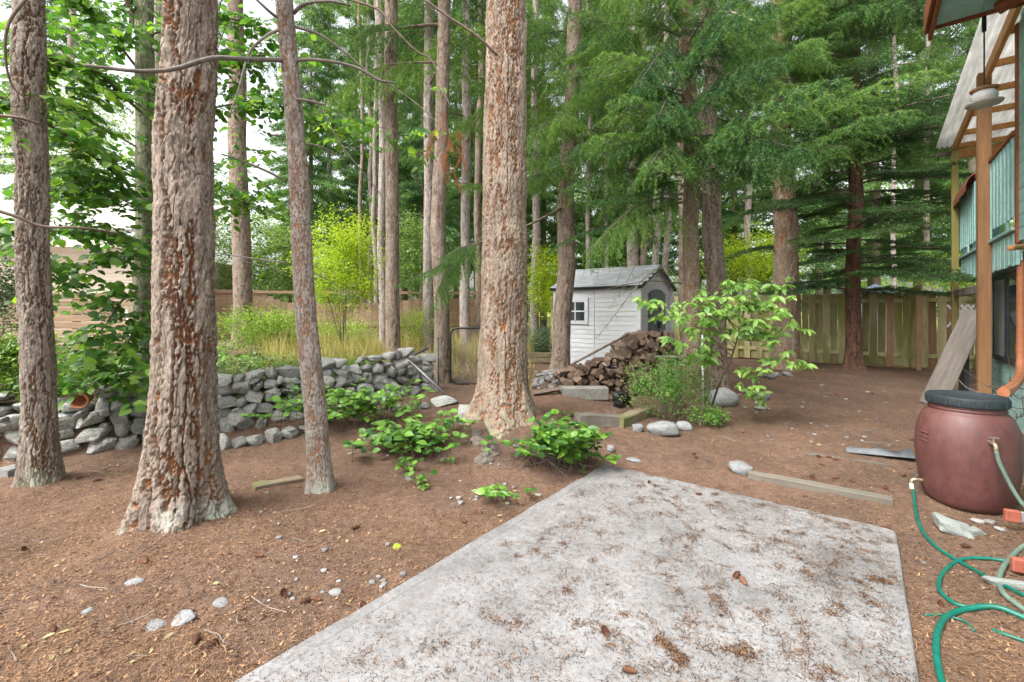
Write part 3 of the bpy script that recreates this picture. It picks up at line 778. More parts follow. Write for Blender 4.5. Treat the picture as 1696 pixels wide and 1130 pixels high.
# ---------------------------------------------------------------- conifer boughs (shared meshes)
def bough_mesh(name, L, seed, mats, droop=.25, wid=.36, sp2=.075, sp3=.05, nl=.034, nw=.0065, nsp=.012, hang=.5, tipb=.45, tl=1.0, wood=1.0):
    """a flat drooping spray: axis along +X, side twigs, hanging twiglets, needles as slim blades"""
    rg = np.random.default_rng(seed); mb = MB()
    t = np.linspace(0, 1, 13)
    ax = np.stack([L * t, .05 * L * np.sin(t * 3 + seed) * t, L * (.10 * t - droop * t ** 2 * 1.2 + .06 * np.sin(t * 5 + seed) * t)], -1)
    V, F = tube(ax, np.linspace(.011 * L * .8 * wood, .002, 13), 6)
    mb.add(V, F, .5, 1)
    A, B, TW = [], [], []           # twig segments carrying needles
    ts = np.arange(.12, 1.0, sp2 / L)
    for i, tt in enumerate(ts):
        for side in (-1, 1):
            if rg.random() < .12: continue
            o = np.array([np.interp(tt, t, ax[:, k]) for k in range(3)])
            l2 = wid * L * (1 - tt) ** .75 * (.55 + .6 * rg.random()) * sstep(0, .25, tt + .05) + .05
            ang = math.radians(rg.normal(52, 9)) * side
            k = max(3, int(l2 / sp3)); q = np.arange(k + 1) / k
            dn = -hang * .55 * l2 * q ** 1.7 * (.6 + .6 * rg.random())
            pts = o + np.stack([np.cos(ang) * l2 * q, np.sin(ang) * l2 * q, dn + .03 * q], -1)
            V, F = tube(pts[[0, k // 2, k]], [.0035, .0025, .0012], 3, False); mb.add(V, F, .5, 1)
            A.append(pts[:-1]); B.append(pts[1:]); TW.append(np.linspace(.2, .2 + tipb, k))
            for j in range(1, k + 1):
                for s3 in (-1, 1):
                    if rg.random() < .2: continue
                    l3 = (.05 + .13 * rg.random() * tl) * (1 - .5 * j / k) * (.7 + .3 * L / 2)
                    a3 = ang + s3 * math.radians(rg.normal(48, 12))
                    hd = -hang * (.3 + .9 * rg.random())
                    e = pts[j] + l3 * np.array([math.cos(a3), math.sin(a3), hd])
                    mid = (pts[j] + e) / 2 + np.array([0, 0, .012])
                    A.append(np.stack([pts[j], mid])); B.append(np.stack([mid, e])); TW.append(np.array([.25, .25 + tipb * rg.random()]))
    A = np.concatenate(A); B = np.concatenate(B); TW = np.concatenate(TW)
    ln = np.linalg.norm(B - A, axis=1); cnt = np.maximum(1, (ln / nsp).astype(int)) * 2
    idx = np.repeat(np.arange(len(A)), cnt); n = len(idx)
    f = rg.random(n)[:, None]; base = A[idx] * (1 - f) + B[idx] * f
    dr = (B - A)[idx] / ln[idx][:, None]
    sidev = np.cross(dr, np.array([0, 0, 1.0])); sidev /= np.linalg.norm(sidev, axis=1)[:, None] + 1e-9
    upv = np.cross(sidev, dr)
    ph = rg.normal(0, .75, n) + np.where(rg.random(n) < .5, 0, np.pi)
    out_ = np.cos(ph)[:, None] * sidev + np.sin(ph)[:, None] * upv
    nd = dr * .62 + out_ * .78 + np.array([0, 0, -.08])
    nd /= np.linalg.norm(nd, axis=1)[:, None]
    wv = np.cross(nd, rg.normal(0, 1, (n, 3))); wv /= np.linalg.norm(wv, axis=1)[:, None] + 1e-9
    l_ = (nl * (.7 + .6 * rg.random(n)))[:, None]
    V = np.stack([base - wv * nw / 2, base + wv * nw / 2, base + nd * l_], 1).reshape(-1, 3)
    tnt = np.clip(TW[idx] + rg.normal(0, .12, n), 0, 1)
    mb.add(V, np.arange(3 * n).reshape(-1, 3), np.repeat(tnt, 3), 0)
    return mb.mesh(name, mats)

# (needle blades are a little broader than life so that they hold together at this distance)
FIR = [bough_mesh('bough', 2.0, 40 + i, [M_['fir'], M_['twig']], .13 + .11 * (i % 3), .34, .085, .05, .036, .0068, .0125, .9 + .3 * i, .5, 1.0 if i < 3 else 1.6) for i in range(5)]
LONG = bough_mesh('bough', 3.4, 60, [M_['fir'], M_['twig']], .20, .17, .085, .055, .036, .0068, .0125, .7)
HEM = [bough_mesh('bough', 2.0, 70 + i, [M_['hemlock'], M_['twig']], .10 + .06 * i, .44, .075, .05, .030, .0075, .012, .22, .55) for i in range(4)]
DEAD = bough_mesh('dead_spray', 1.0, 91, [M_['needle_dead'], M_['twig_grey']], .35, .5, .09, .06, .04, .009, .014, .7, .5)
WISP = bough_mesh('bough', 1.5, 95, [M_['fir'], M_['twig_grey']], .55, .30, .13, .09, .03, .005, .035, 1.0)

def aim(o, direction, roll=0.0, scale=1.0, sz=None):
    """matrix that puts a bough's +X along direction, +Z as far up as it goes"""
    x = Vector(direction).normalized(); z = Vector((0, 0, 1)); y = z.cross(x)
    if y.length < 1e-4: y = Vector((0, 1, 0))
    y.normalize(); z = x.cross(y)
    R = Matrix((x, y, z)).transposed().to_4x4()
    s = scale if not np.isscalar(scale) else (scale, scale, scale)
    return Matrix.Translation(o) @ R @ Matrix.Rotation(roll, 4, 'X') @ Matrix.Diagonal((s[0], s[1], s[2], 1))

def mid_tree(name, px, d, z, dia, toppx, h, mat, label, cat='tree', group=None, seed=0, nseg=56, dz=.05, zf=9, amp=.02, cw=.07, ch=.25, flare=(.25, .3), r_top=.6, wob=.03):
    x = (px - 848) / FPX * d
    z = g1(x, d) if z is None else z
    t = thing(name, (x, d, z), label, cat, group)
    xt = (toppx - 848) / FPX * d; ztop = CAM_H + 515 / FPX * d - z
    pth = lean_path((x, d), (x + (xt - x) * h / ztop, d), dia / 2, dia / 2 * r_top, h, wob, seed)
    link('trunk', trunk_mesh('trunk', pth, mat, nseg, dz, min(zf, h * .8), amp, cw, ch, flare, seed, 5, False), t)
    return t, np.array([x, d, z]), pth

def axis_at(loc, pth, zz):
    """trunk axis point at height zz above the foot (local) and radius"""
    return np.array([np.interp(zz, pth[:, 2], pth[:, 0]), np.interp(zz, pth[:, 2], pth[:, 1]), zz]), np.interp(zz, pth[:, 2], pth[:, 3])

def crown(t, loc, pth, meshes, z0, z1, n, l0, l1, seed, az=None, pitch=(-.1, .12), taper=.5):
    rg = np.random.default_rng(seed)
    for i in range(n):
        zz = z0 + (z1 - z0) * ((i + rg.random() * .8) / n)
        a_ = rg.random() * 2 * math.pi if az is None else rg.uniform(*az)
        q, rad = axis_at(loc, pth, zz)
        dirv = Vector((math.cos(a_), math.sin(a_), rg.uniform(*pitch)))
        s = (l0 + (l1 - l0) * rg.random()) / 2.0 * (1 - taper * (zz - z0) / max(z1 - z0, .1) * .5)
        o = q + np.array([math.cos(a_), math.sin(a_), 0]) * rad * .6
        link('bough', meshes[rg.integers(len(meshes))], t, aim(o, dirv, rg.normal(0, .12), s))

def bough_at(t, loc, a_, b_, mesh=None, roll=0.0, wscale=1.0):
    """one bough from point a_ towards point b_ (places in the yard)"""
    a_ = np.asarray(a_); b_ = np.asarray(b_)
    L = np.linalg.norm(b_ - a_); base = 3.4 if mesh is LONG else (1.0 if mesh is DEAD else (1.5 if mesh is WISP else 2.0))
    s = L / base
    link('bough', mesh, t, aim(a_ - loc, b_ - a_, roll, (s, s * wscale, s)))
# ---------------------------------------------------------------- the firs behind the yard
bp, bgm = M_['bark_pale'], M_['bark_grey']
TA, LA, PA = mid_tree('fir_tree', 1147, 7.3, None, .27, 1141, 12, M_['bark_mid'], 'fir with mottled trunk and drooping green boughs beside the woodpile', seed=101, nseg=96, dz=.022, amp=.022, cw=.06, ch=.18, flare=(.25, .3))
TB, LB, PB_ = mid_tree('fir_tree', 1188, 7.9, None, .345, 1172, 12, bgm, 'brown fir trunk close behind the mottled one, boulder at its foot', seed=102, nseg=96, dz=.022, amp=.02, cw=.055, ch=.22, flare=(.35, .3))
TC, LC, PC = mid_tree('fir_tree', 1299, 10.6, None, .52, 1297, 14, M_['bark_mid'], 'thick fir trunk standing in front of the mossy board fence', seed=103, nseg=96, dz=.03, amp=.028, cw=.075, ch=.25, flare=(.35, .35))
TD, LD, PD = mid_tree('hemlock_tree', 1413, 10.4, None, .30, 1415, 13, M_['bark_cedar'], 'dark red-brown trunk with dense dark layered boughs by the fence', seed=104, nseg=80, dz=.03, amp=.014, cw=.05, ch=.2, flare=(.6, .22))
TE, LE, PE = mid_tree('fir_tree', 928, 9.3, None, .36, 950, 14, bgm, 'straight brown trunk between the pebble heap and the grey shed', seed=105, nseg=80, dz=.03, amp=.018, cw=.05, ch=.22, flare=(.35, .2))
crown(TA, LA, PA, FIR, 3.6, 7.3, 15, 1.6, 2.7, 201, az=(-3.0, -.1))
crown(TA, LA, PA, FIR, 3.6, 7.6, 7, 1.2, 2.2, 211)
crown(TB, LB, PB_, FIR, 4.4, 8.0, 12, 1.4, 2.3, 202, az=(-2.2, .9))
crown(TC, LC, PC, FIR, 4.6, 9.6, 25, 1.8, 3.2, 203, az=(-2.8, .3))
crown(TD, LD, PD, HEM, 1.75, 9.0, 85, 1.9, 3.1, 204, pitch=(-.12, .08), taper=.2)
crown(TE, LE, PE, FIR, 3.5, 8.8, 30, 1.6, 2.9, 205)
# boughs the photograph shows singly
for a_, b_, me, rl, ws in (
    ((1130, 335, 7.2), (905, 395, 6.6), LONG, 0, 1.0), ((1128, 150, 7.2), (905, 105, 6.8), FIR[3], 0, .8), ((1128, 235, 7.2), (915, 200, 6.6), FIR[4], 0, .8), ((1128, 60, 7.2), (900, 0, 6.8), FIR[0], 0, .8), ((1128, 290, 7.2), (930, 290, 6.5), FIR[3], 0, .8), ((1130, 20, 7.2), (1000, -70, 6.0), FIR[4], 0, 1),
    ((1130, 100, 7.2), (1040, 70, 5.6), FIR[4], 0, .9), ((1130, 180, 7.2), (1075, 170, 5.5), FIR[3], 0, .9), ((1128, 330, 7.2), (960, 350, 6.0), FIR[4], 0, .8),
    ((1128, 300, 7.2), (985, 330, 6.2), FIR[0], 0, .9), ((1135, 210, 7.2), (1010, 225, 5.9), FIR[1], 0, 1.0),
    ((1150, 225, 7.2), (1250, 235, 5.9), FIR[3], 0, 1.0),
    ((1150, 290, 7.2), (1350, 240, 6.2), FIR[4], 0, .7),
    ((1130, 120, 7.2), (985, 60, 6.0), FIR[1], 0, 1.0), ((1150, 60, 7.2), (1260, 10, 5.8), FIR[2], 0, 1.0), ((1130, 365, 7.2), (1010, 385, 6.4), WISP, 0, 1.0),
    ((1125, 440, 7.2), (985, 452, 6.6), WISP, 0, 1.1), ((1140, 260, 7.2), (1060, 250, 5.6), FIR[3], 0, 1.0)):
    bough_at(TA, LA, P(*a_), P(*b_), me, rl, ws)
for a_, b_, me in (((805, 398, 7.6), (655, 470, 7.2), FIR[0]), ((800, 398, 7.6), (690, 480, 7.1), FIR[4]), ((790, 400, 7.6), (715, 440, 7.0), FIR[3]), ((805, 395, 7.7), (720, 420, 7.6), FIR[1]), ((935, 200, 9.2), (870, 190, 7.6), FIR[2]), ((940, 110, 9.2), (1000, 70, 7.6), FIR[0]),
                   ((935, 90, 9.2), (800, 40, 8.2), FIR[3]), ((930, 280, 9.2), (880, 280, 7.8), FIR[1])):
    bough_at(TE, LE, P(*a_), P(*b_), me)
limb(TE, LE, PB([(930, 345, 9.25), (870, 375, 8.4), (800, 398, 7.6)]), .03, .014, M_['twig'])
for a_, b_, me in (((1300, 60, 10.4), (1420, 20, 8.6), FIR[0]), ((1310, 110, 10.4), (1480, 80, 9.0), FIR[1]), ((1310, 175, 10.4), (1540, 175, 9.0), FIR[3]), 
                   ((1300, 20, 10.4), (1560, -20, 9.0), FIR[4]), ((1300, 220, 10.4), (1440, 235, 8.8), FIR[0]), ((1290, 90, 10.4), (1190, 60, 9), FIR[2]), ((1305, -60, 10.4), (1500, -70, 8.4), FIR[1]), ((1305, -40, 10.4), (1400, -70, 8.4), FIR[2])):
    bough_at(TC, LC, P(*a_), P(*b_), me)
# bare lower branches of the mottled fir
for pts, r0, r1 in (([(1132, 322, 7.2), (1090, 322, 7.0), (1050, 332, 6.9), (1010, 344, 6.8)], .022, .010), ([(1135, 105, 7.2), (1085, 108, 7.0), (1040, 118, 6.9), (990, 130, 6.7)], .024, .010),
                    ([(1175, 20, 7.3), (1215, 22, 6.9), (1250, 36, 6.7)], .022, .016), ([(1128, 375, 7.2), (1080, 405, 7.0), (1040, 430, 6.9), (1020, 470, 6.8)], .006, .002), ([(1130, 470, 7.2), (1070, 466, 7.0), (1000, 480, 6.9)], .012, .004)):
    limb(TA, LA, PB(pts), r0, r1, M_['twig_grey'] if r0 > .02 else M_['twig'])
rg_d = np.random.default_rng(8)
for (px, py, d0, az_) in ((742, 225, 4.85, -.4), (748, 232, 4.8, -2.4), (736, 205, 4.85, -1.4), (755, 240, 4.8, .3), (724, 210, 4.9, 3.0), (730, 250, 4.9, 1.0), (745, 265, 4.85, 2.2), (760, 215, 4.85, -1.0), (715, 235, 4.95, -2.0), (750, 285, 4.85, .2), (738, 180, 4.9, 2.5), (765, 255, 4.85, -2.8)):
    q = P(px, py, d0) - L4
    link('dead_spray', DEAD, T4, aim(q, Vector((math.cos(az_) * .55, math.sin(az_) * .3, -.75)), 0, .18 + .12 * rg_d.random()))

# ---------------------------------------------------------------- plain trunks of the wood
GW = 'slim fir trunks of the wood'
mids = [  # px, d, dia, toppx, mat, label, crown from, boughs
    (652, 8.8, .275, 648, bgm, 'brown trunk just behind the stone wall beside the leaning pipes', 6.5, 8),
    (636, 11.6, .21, 632, bp, 'thin pale trunk tight behind the brown one at the stone wall', 7.5, 8),
    (733, 8.15, .27, 729, bgm, 'dark trunk at the end of the stone wall beside the gate', 5.6, 14),
    (711, 10.4, .25, 713, bp, 'pale trunk leaning close to the dark one by the gate', 6.2, 14),
    (771, 13.5, .30, 772, bp, 'pale trunk seen past the chain-link gate', 5.5, 16),
    (402, 12.2, .48, 389, bgm, 'lone thick trunk standing in the ivy behind the stone wall', 8.5, 8),
    (886, 17.5, .32, 886, bp, 'pale trunk beyond the shrub between stout fir and shed', 7, 14),
    (1047, 14.0, .36, 1048, bp, 'pale mottled trunk rising straight behind the shed roof', 7.0, 12),
]
for i, (px, d, dia, tp, mt, lab, zc, nb) in enumerate(mids):
    t, l_, pth = mid_tree('fir_tree', px, d, None, dia, tp, 18, mt, lab, seed=300 + i, nseg=56, dz=.05, zf=9, amp=.014, cw=.045, ch=.2)
    if nb: crown(t, l_, pth, FIR, zc, 16, nb, 2.2, 3.6, 320 + i)
far_tr = [(599, 19, .18, 598), (613, 21, .22, 610), (622, 17, .19, 620), (792, 16, .27, 793), (975, 17, .17, 974), (1003, 19, .15, 1003), (1066, 17, .24, 1068), (1088, 18.5, .3, 1092),
          (1102, 16, .22, 1104), (1135, 13.5, .26, 1128), (855, 21, .22, 856), (1482, 17, .16, 1482), (1440, 23, .25, 1441), (1535, 19, .22, 1533), (1240, 18, .26, 1238), (1355, 22, .28, 1356), (263, 13, .26, 258), (120, 19, .3, 118), (330, 24, .3, 330), (690, 24, .2, 690)]
for i, (px, d, dia, tp) in enumerate(far_tr):
    t, l_, pth = mid_tree('fir_tree', px, d, None, dia, tp, 20, bp if i % 3 else bgm, 'slim tall bare-stemmed trunk in the wood behind the yard', 'tree', GW, seed=340 + i, nseg=28, dz=.12, zf=12, amp=.010, cw=.05, ch=.25, wob=.05)
    if px > 700: crown(t, l_, pth, FIR, 5.5 + 2 * (i % 3), 17, 9, 2.6, 4.2, 360 + i)

# far conifers whose crowns close the view
def far_crown(name, seed, h0, h1, R, n, mat):
    rg = np.random.default_rng(seed); mb = MB(); Vs, Ts = [], []
    for i in range(n):
        zz = h0 + (h1 - h0) * (i / n) ** .9; a_ = rg.random() * 6.283; L = R * (1 - (zz - h0) / (h1 - h0) * .85) * (.6 + .5 * rg.random())
        k = int(L / .09); q = np.linspace(.12, 1, k)[:, None]
        ax = np.array([math.cos(a_), math.sin(a_), 0]) * L * q + np.array([0, 0, 1]) * (zz + .12 * L * q - .35 * L * q ** 2)
        m_ = 22
        base = np.repeat(ax, m_, 0) + rg.normal(0, 1, (k * m_, 3)) * np.array([.22, .22, .10]) * np.repeat(1.1 - q * .6, m_, 0)
        dr = rg.normal(0, .6, (k * m_, 3)) + np.array([math.cos(a_), math.sin(a_), -.75]); dr /= np.linalg.norm(dr, axis=1)[:, None]
        w = np.cross(dr, rg.normal(0, 1, (k * m_, 3))); w /= np.linalg.norm(w, axis=1)[:, None]
        l_ = (.13 + .16 * rg.random(k * m_))[:, None]; ww = .018 + .012 * rg.random(k * m_)[:, None]
        Vs.append(np.stack([base - w * ww, base + w * ww, base + dr * l_], 1).reshape(-1, 3))
        Ts.append(np.repeat(np.clip(.2 + .6 * np.repeat(q[:, 0], m_) * rg.random() + rg.normal(0, .12, k * m_), 0, 1), 3))
    V = np.concatenate(Vs); mb.add(V, np.arange(len(V)).reshape(-1, 3), np.concatenate(Ts))
    return mb.mesh(name, [mat])
FCR = [far_crown('crown', 400, 3.2, 24, 3.2, 125, M_['far_fir']), far_crown('crown', 401, 6.0, 26, 3.0, 110, M_['far_fir'])]
k = 0
for (px, d, cr, s, rz, lab) in [
    (480, 24, 0, .62, 0, 'far bright green fir with low crown behind the yellow-green shrub'), (545, 27, 1, 1.0, 1, None), (590, 31, 0, 1.1, 2, None), (670, 25, 0, 1.0, 3, None), (755, 29, 1, 1.1, 4, None), (820, 24, 0, 1.0, .5, None),
    (900, 26, 0, 1.05, 1.5, None), (975, 24, 0, 1.0, 2.5, None), (1060, 27, 0, 1.1, 3.5, None), (1130, 23, 0, 1.0, 4.5, None), (1215, 24, 0, 1.05, 5.5, None), (1290, 21, 0, 1.0, .2, None),
    (1370, 24, 0, 1.0, 1.2, None), (1450, 20, 0, 1.0, 2.2, None), (70, 20, 1, .8, 3.3, 'sparse far fir behind the cream house roof'), (150, 25, 1, .8, 1.3, None), (515, 20, 1, .75, 2.6, None), (625, 22, 0, .9, 4.4, None), (700, 19, 0, .8, 0.7, None), (790, 21, 0, .9, 3.9, None), (1520, 23, 0, 1.05, 3.2, None), (1610, 19, 0, 1.0, 4.2, None), (640, 40, 1, 1.3, 0.9, None), (1010, 38, 0, 1.3, 1.9, None), (720, 42, 0, 1.2, 2.9, None), (870, 40, 0, 1.3, 5.1, None)]:
    x = (px - 848) / FPX * d; z = g1(x, d)
    t = thing('fir_tree', (x, d, z), lab or 'tall bushy green fir far back in the wood', 'tree', None if lab else 'bushy firs far back in the wood')
    V, F = tube([(0, 0, -.3), (0, 0, 8 * s), (0, 0, 22 * s)], [.2 * s, .14 * s, .02], 8)
    link('trunk', make_mesh('trunk', V, F, [bgm], {'furrow': np.zeros(len(V)), 'cell': np.full(len(V), .5)}, True), t)
    link('crown', FCR[cr], t, Matrix.Rotation(rz, 4, 'Z') @ Matrix.Diagonal((s, s, s, 1)))

# ---------------------------------------------------------------- broad leaves
def leaf_cloud(cent, size, seed, up=.6, tint=.5, tv=.2, asp=.55):
    rg = np.random.default_rng(seed); n = len(cent)
    nrm = rg.normal(0, 1, (n, 3)); nrm /= np.linalg.norm(nrm, axis=1)[:, None]; nrm = nrm * (1 - up) + np.array([0, -.15, 1]) * up; nrm /= np.linalg.norm(nrm, axis=1)[:, None]
    dr = rg.normal(0, 1, (n, 3)); dr -= nrm * (dr * nrm).sum(1)[:, None]; dr /= np.linalg.norm(dr, axis=1)[:, None]
    sd_ = np.cross(nrm, dr); s = (size * (.6 + .7 * rg.random(n)))[:, None]
    V = np.stack([cent - dr * s * .5, cent + sd_ * s * asp * .5 + nrm * s * .08 - dr * s * .05, cent + dr * s * .5 - nrm * s * .08, cent - sd_ * s * asp * .5 + nrm * s * .08 - dr * s * .05], 1).reshape(-1, 3)
    t = np.clip((tint if np.isscalar(tint) else np.asarray(tint)) + rg.normal(0, tv, n), 0, 1)
    return V, np.arange(4 * n).reshape(-1, 4), np.repeat(t, 4)

def clumps(rg, n_clump, per, c, r, cr, flat=.6, shell=True):
    """leaf centres gathered in uneven clumps through an ellipsoid"""
    d = rg.normal(0, 1, (n_clump, 3)); d /= np.linalg.norm(d, axis=1)[:, None]
    d *= (rg.random(n_clump)[:, None] ** (.45 if shell else .33)) * np.asarray(r)
    cc = np.asarray(c) + d
    cnt = (per * (.4 + 1.2 * rg.random(n_clump))).astype(int)
    idx = np.repeat(np.arange(n_clump), cnt)
    return cc[idx] + rg.normal(0, 1, (len(idx), 3)) * cr * np.array([1, 1, flat]), idx, rg.random(n_clump)[idx]

def leaf_shape(name, mat, wide=.6, tip=1.0, fold=.12, curl=.12, seed=0, n=5):
    """one leaf along +X, unit length, folded at the midrib"""
    t = np.linspace(0, 1, n + 1); w = wide * .5 * np.sin(np.pi * t ** (.8 if tip >= 1 else 1.0)) ** .8
    w[0] = .012; w[-1] = .004
    z = -curl * t ** 2
    mid = np.stack([t, 0 * t, z], -1); lf = np.stack([t, w, z + fold * w * 2], -1); rt = np.stack([t, -w, z + fold * w * 2], -1)
    V = np.concatenate([mid, lf, rt]); i = np.arange(n); m_ = n + 1
    F = np.concatenate([np.stack([i, i + 1, m_ + i + 1, m_ + i], -1), np.stack([i + 1, i, 2 * m_ + i, 2 * m_ + i + 1], -1)])
    return make_mesh(name, V, F, [mat], {'tint': np.full(len(V), .5)}, True)

def leaf_M(o, direction, nrm, size):
    x = Vector(direction).normalized(); z = Vector(nrm); z = (z - x * z.dot(x))
    if z.length < 1e-4: z = Vector((0, 0, 1)) - x * x.z
    z.normalize(); y = z.cross(x)
    R = Matrix((x, y, z)).transposed().to_4x4()
    return Matrix.Translation(o) @ R @ Matrix.Diagonal((size, size, size, 1))

def put_leaves(t, loc, items, meshes, rg, limit=290, bulk_mat=None):
    """items: (pos, dir, normal, size); the largest as leaf parts, the rest joined"""
    items = sorted(items, key=lambda q: -q[3] / np.linalg.norm(q[0] - np.array([0, 0, 1.6])))
    for (o, dr, nm, s) in items[:limit]:
        link('leaf', meshes[rg.integers(len(meshes))], t, leaf_M(o - loc, dr, nm, s))
    rest = items[limit:]
    if rest:
        mb = MB()
        src = meshes[0]; n0 = len(src.vertices); co = np.zeros(n0 * 3); src.vertices.foreach_get('co', co); co = co.reshape(-1, 3)
        ff = np.array([list(p_.vertices) for p_ in src.polygons])
        for (o, dr, nm, s) in rest:
            Mx = np.array(leaf_M(o - loc, dr, nm, s)); mb.add(co @ Mx[:3, :3].T + Mx[:3, 3], ff, float(np.clip(.5 + rg.normal(0, .22), 0, 1)))
        q = link('leaves', mb.mesh('leaves', [src.materials[0]], True), t); tag(q, None, None, None, 'stuff')

def twig_leaves(pts, rg, spacing, size, droop=.3, spread=1.0):
    """leaves alternate along a twig"""
    pts = np.asarray(pts); seg = np.linalg.norm(np.diff(pts, axis=0), axis=1); cum = np.concatenate([[0], np.cumsum(seg)])
    out = []; s = spacing * rg.random(); side = 1
    while s < cum[-1]:
        o = np.array([np.interp(s, cum, pts[:, k_]) for k_ in range(3)]); i = min(np.searchsorted(cum, s), len(pts) - 1)
        tn = pts[i] - pts[i - 1]; tn = tn / (np.linalg.norm(tn) + 1e-9)
        sv = np.cross(tn, [0, 0, 1.0]); sv /= np.linalg.norm(sv) + 1e-9
        dr = tn * .55 + sv * side * spread * (.7 + .4 * rg.random()) + np.array([0, 0, -droop * (.3 + rg.random())])
        nm = np.array([0, 0, 1.0]) + rg.normal(0, .6, 3) + np.array([0, -.6, -.1])
        out.append((o + dr * size * .12, dr, nm, size * (.45 + .8 * rg.random()))); side = -side
        s += spacing * (.6 + .8 * rg.random())
    return out

HZ = [leaf_shape('leaf', M_['hazel'], .72, 1, .10, .15), leaf_shape('leaf', M_['hazel'], .66, 1, .2, .28), leaf_shape('leaf', M_['hazel'], .76, 1, .05, .08)]
rg = np.random.default_rng(500)
hx, hy = (238 - 848) / FPX * 6.0, 6.0; hz_ = g1(hx, hy)
HT = thing('alder_tree', (hx, hy, hz_), 'leafy tree with smooth greenish trunk behind the furrowed fir', 'tree'); HL = np.array([hx, hy, hz_])
pth = lean_path((hx, hy), (hx + .05, hy), .125, .085, 9, .02, 501)
link('trunk', trunk_mesh('trunk', pth, M_['bark_alder'], 64, .03, 6.5, .004, .06, .15, (.3, .2), 502, 4, False), HT)
items = []
limbs = [([(238, 190, 6.0), (200, 155, 5.3), (160, 118, 4.9), (100, 100, 4.6), (10, 88, 4.3)], .022, .006), ([(232, 60, 6.0), (215, 15, 5.9), (205, -30, 5.8)], .04, .03),
         ([(215, 308, 5.6), (170, 270, 5.1), (110, 225, 4.6), (50, 190, 4.2), (0, 160, 3.9)], .024, .010), ([(235, 400, 6.0), (190, 390, 5.4), (120, 385, 4.8), (40, 378, 4.3), (-20, 372, 4.1)], .02, .006),
         ([(225, 110, 6.0), (185, 60, 5.6), (135, 10, 5.2), (110, -30, 5.0)], .018, .008), ([(245, 150, 6.0), (320, 120, 5.7), (390, 100, 5.4), (440, 90, 5.3)], .016, .005),
         ([(230, 480, 6.0), (200, 500, 5.3), (170, 545, 4.9), (130, 575, 4.75)], .014, .004), ([(240, 520, 6.0), (215, 560, 5.3), (200, 610, 4.95), (180, 640, 4.8)], .012, .004),
         ([(245, 420, 6.0), (180, 430, 5.2), (120, 450, 4.8), (90, 500, 4.6)], .012, .004), ([(250, 300, 6.0), (330, 300, 5.4), (390, 330, 5.2), (420, 350, 5.2)], .012, .004),
         ([(240, 350, 6.0), (180, 320, 5.3), (120, 300, 4.9), (80, 330, 4.6)], .012, .004), ([(238, 250, 6.0), (150, 200, 5.4), (90, 160, 5.0), (60, 60, 4.8)], .012, .004),
         ([(245, 60, 6.0), (330, 30, 5.6), (420, 40, 5.4), (480, 70, 5.3)], .014, .004), ([(250, 200, 6.0), (400, 170, 5.6), (470, 165, 5.4), (520, 200, 5.3), (560, 190, 5.2)], .014, .003)]
for pts, r0, r1 in limbs:
    limb(HT, HL, PB(pts), r0, r1, M_['twig'])
    q = smooth_path(PB(pts), 6)
    for j in range(3, len(q) - 1):
        for _ in range(3):
            if rg.random() < .2: continue
            a_ = rg.random() * 6.283; L = .25 + .45 * rg.random()
            e = q[j] + np.array([math.cos(a_), math.sin(a_) * .8, rg.normal(-.12, .3)]) * L
            tw_ = smooth_path([q[j], (q[j] + e) / 2 + np.array([0, 0, .05]), e], 3)
            if rg.random() < .5: limb(HT, HL, [q[j], (q[j] + e) / 2 + np.array([0, 0, .05]), e], .004, .0015, M_['twig'], 'twig', 3, 4)
            items += twig_leaves(tw_, rg, .045, .098)
# the leafy spray that hangs right of the slender trunk
for (px, py, d, spx, spy, n) in ((600, 215, 5.2, 110, 45, 46), (150, 600, 4.75, 75, 45, 40), (195, 640, 4.8, 50, 30, 26), (120, 40, 5.0, 90, 40, 36), (350, 40, 5.4, 60, 50, 24), (400, 180, 5.3, 40, 70, 24), (200, 440, 5.2, 50, 60, 40), (110, 260, 4.8, 60, 50, 30), (180, 350, 5.2, 60, 40, 30), (110, 170, 5.0, 70, 50, 26), (140, 320, 5.0, 60, 50, 26), (420, 120, 5.4, 45, 60, 22), (410, 270, 5.4, 40, 50, 20), (90, 430, 4.8, 50, 40, 22), (330, 200, 5.6, 50, 80, 20)):
    for _ in range(int(n * .55)):
        o = P(px + rg.normal(0, spx * .5), py + rg.normal(0, spy * .5), d + rg.normal(0, .15))
        a_ = rg.random() * 6.283; L = .2 + .25 * rg.random()
        e = o + np.array([math.cos(a_), math.sin(a_) * .7, rg.normal(-.05, .2)]) * L
        q = smooth_path([o, (o + e) / 2 + np.array([0, 0, .03]), e], 3)
        limb(HT, HL, q[[0, 2, 4, 6]], .0035, .0012, M_['twig'], 'twig', 2, 4)
        items += twig_leaves(q, rg, .04, .10)
limb(HT, HL, PB([(560, 190, 5.2), (600, 205, 5.2), (650, 215, 5.2), (700, 225, 5.2)]), .005, .002, M_['twig'])
put_leaves(HT, HL, items, HZ, rg)

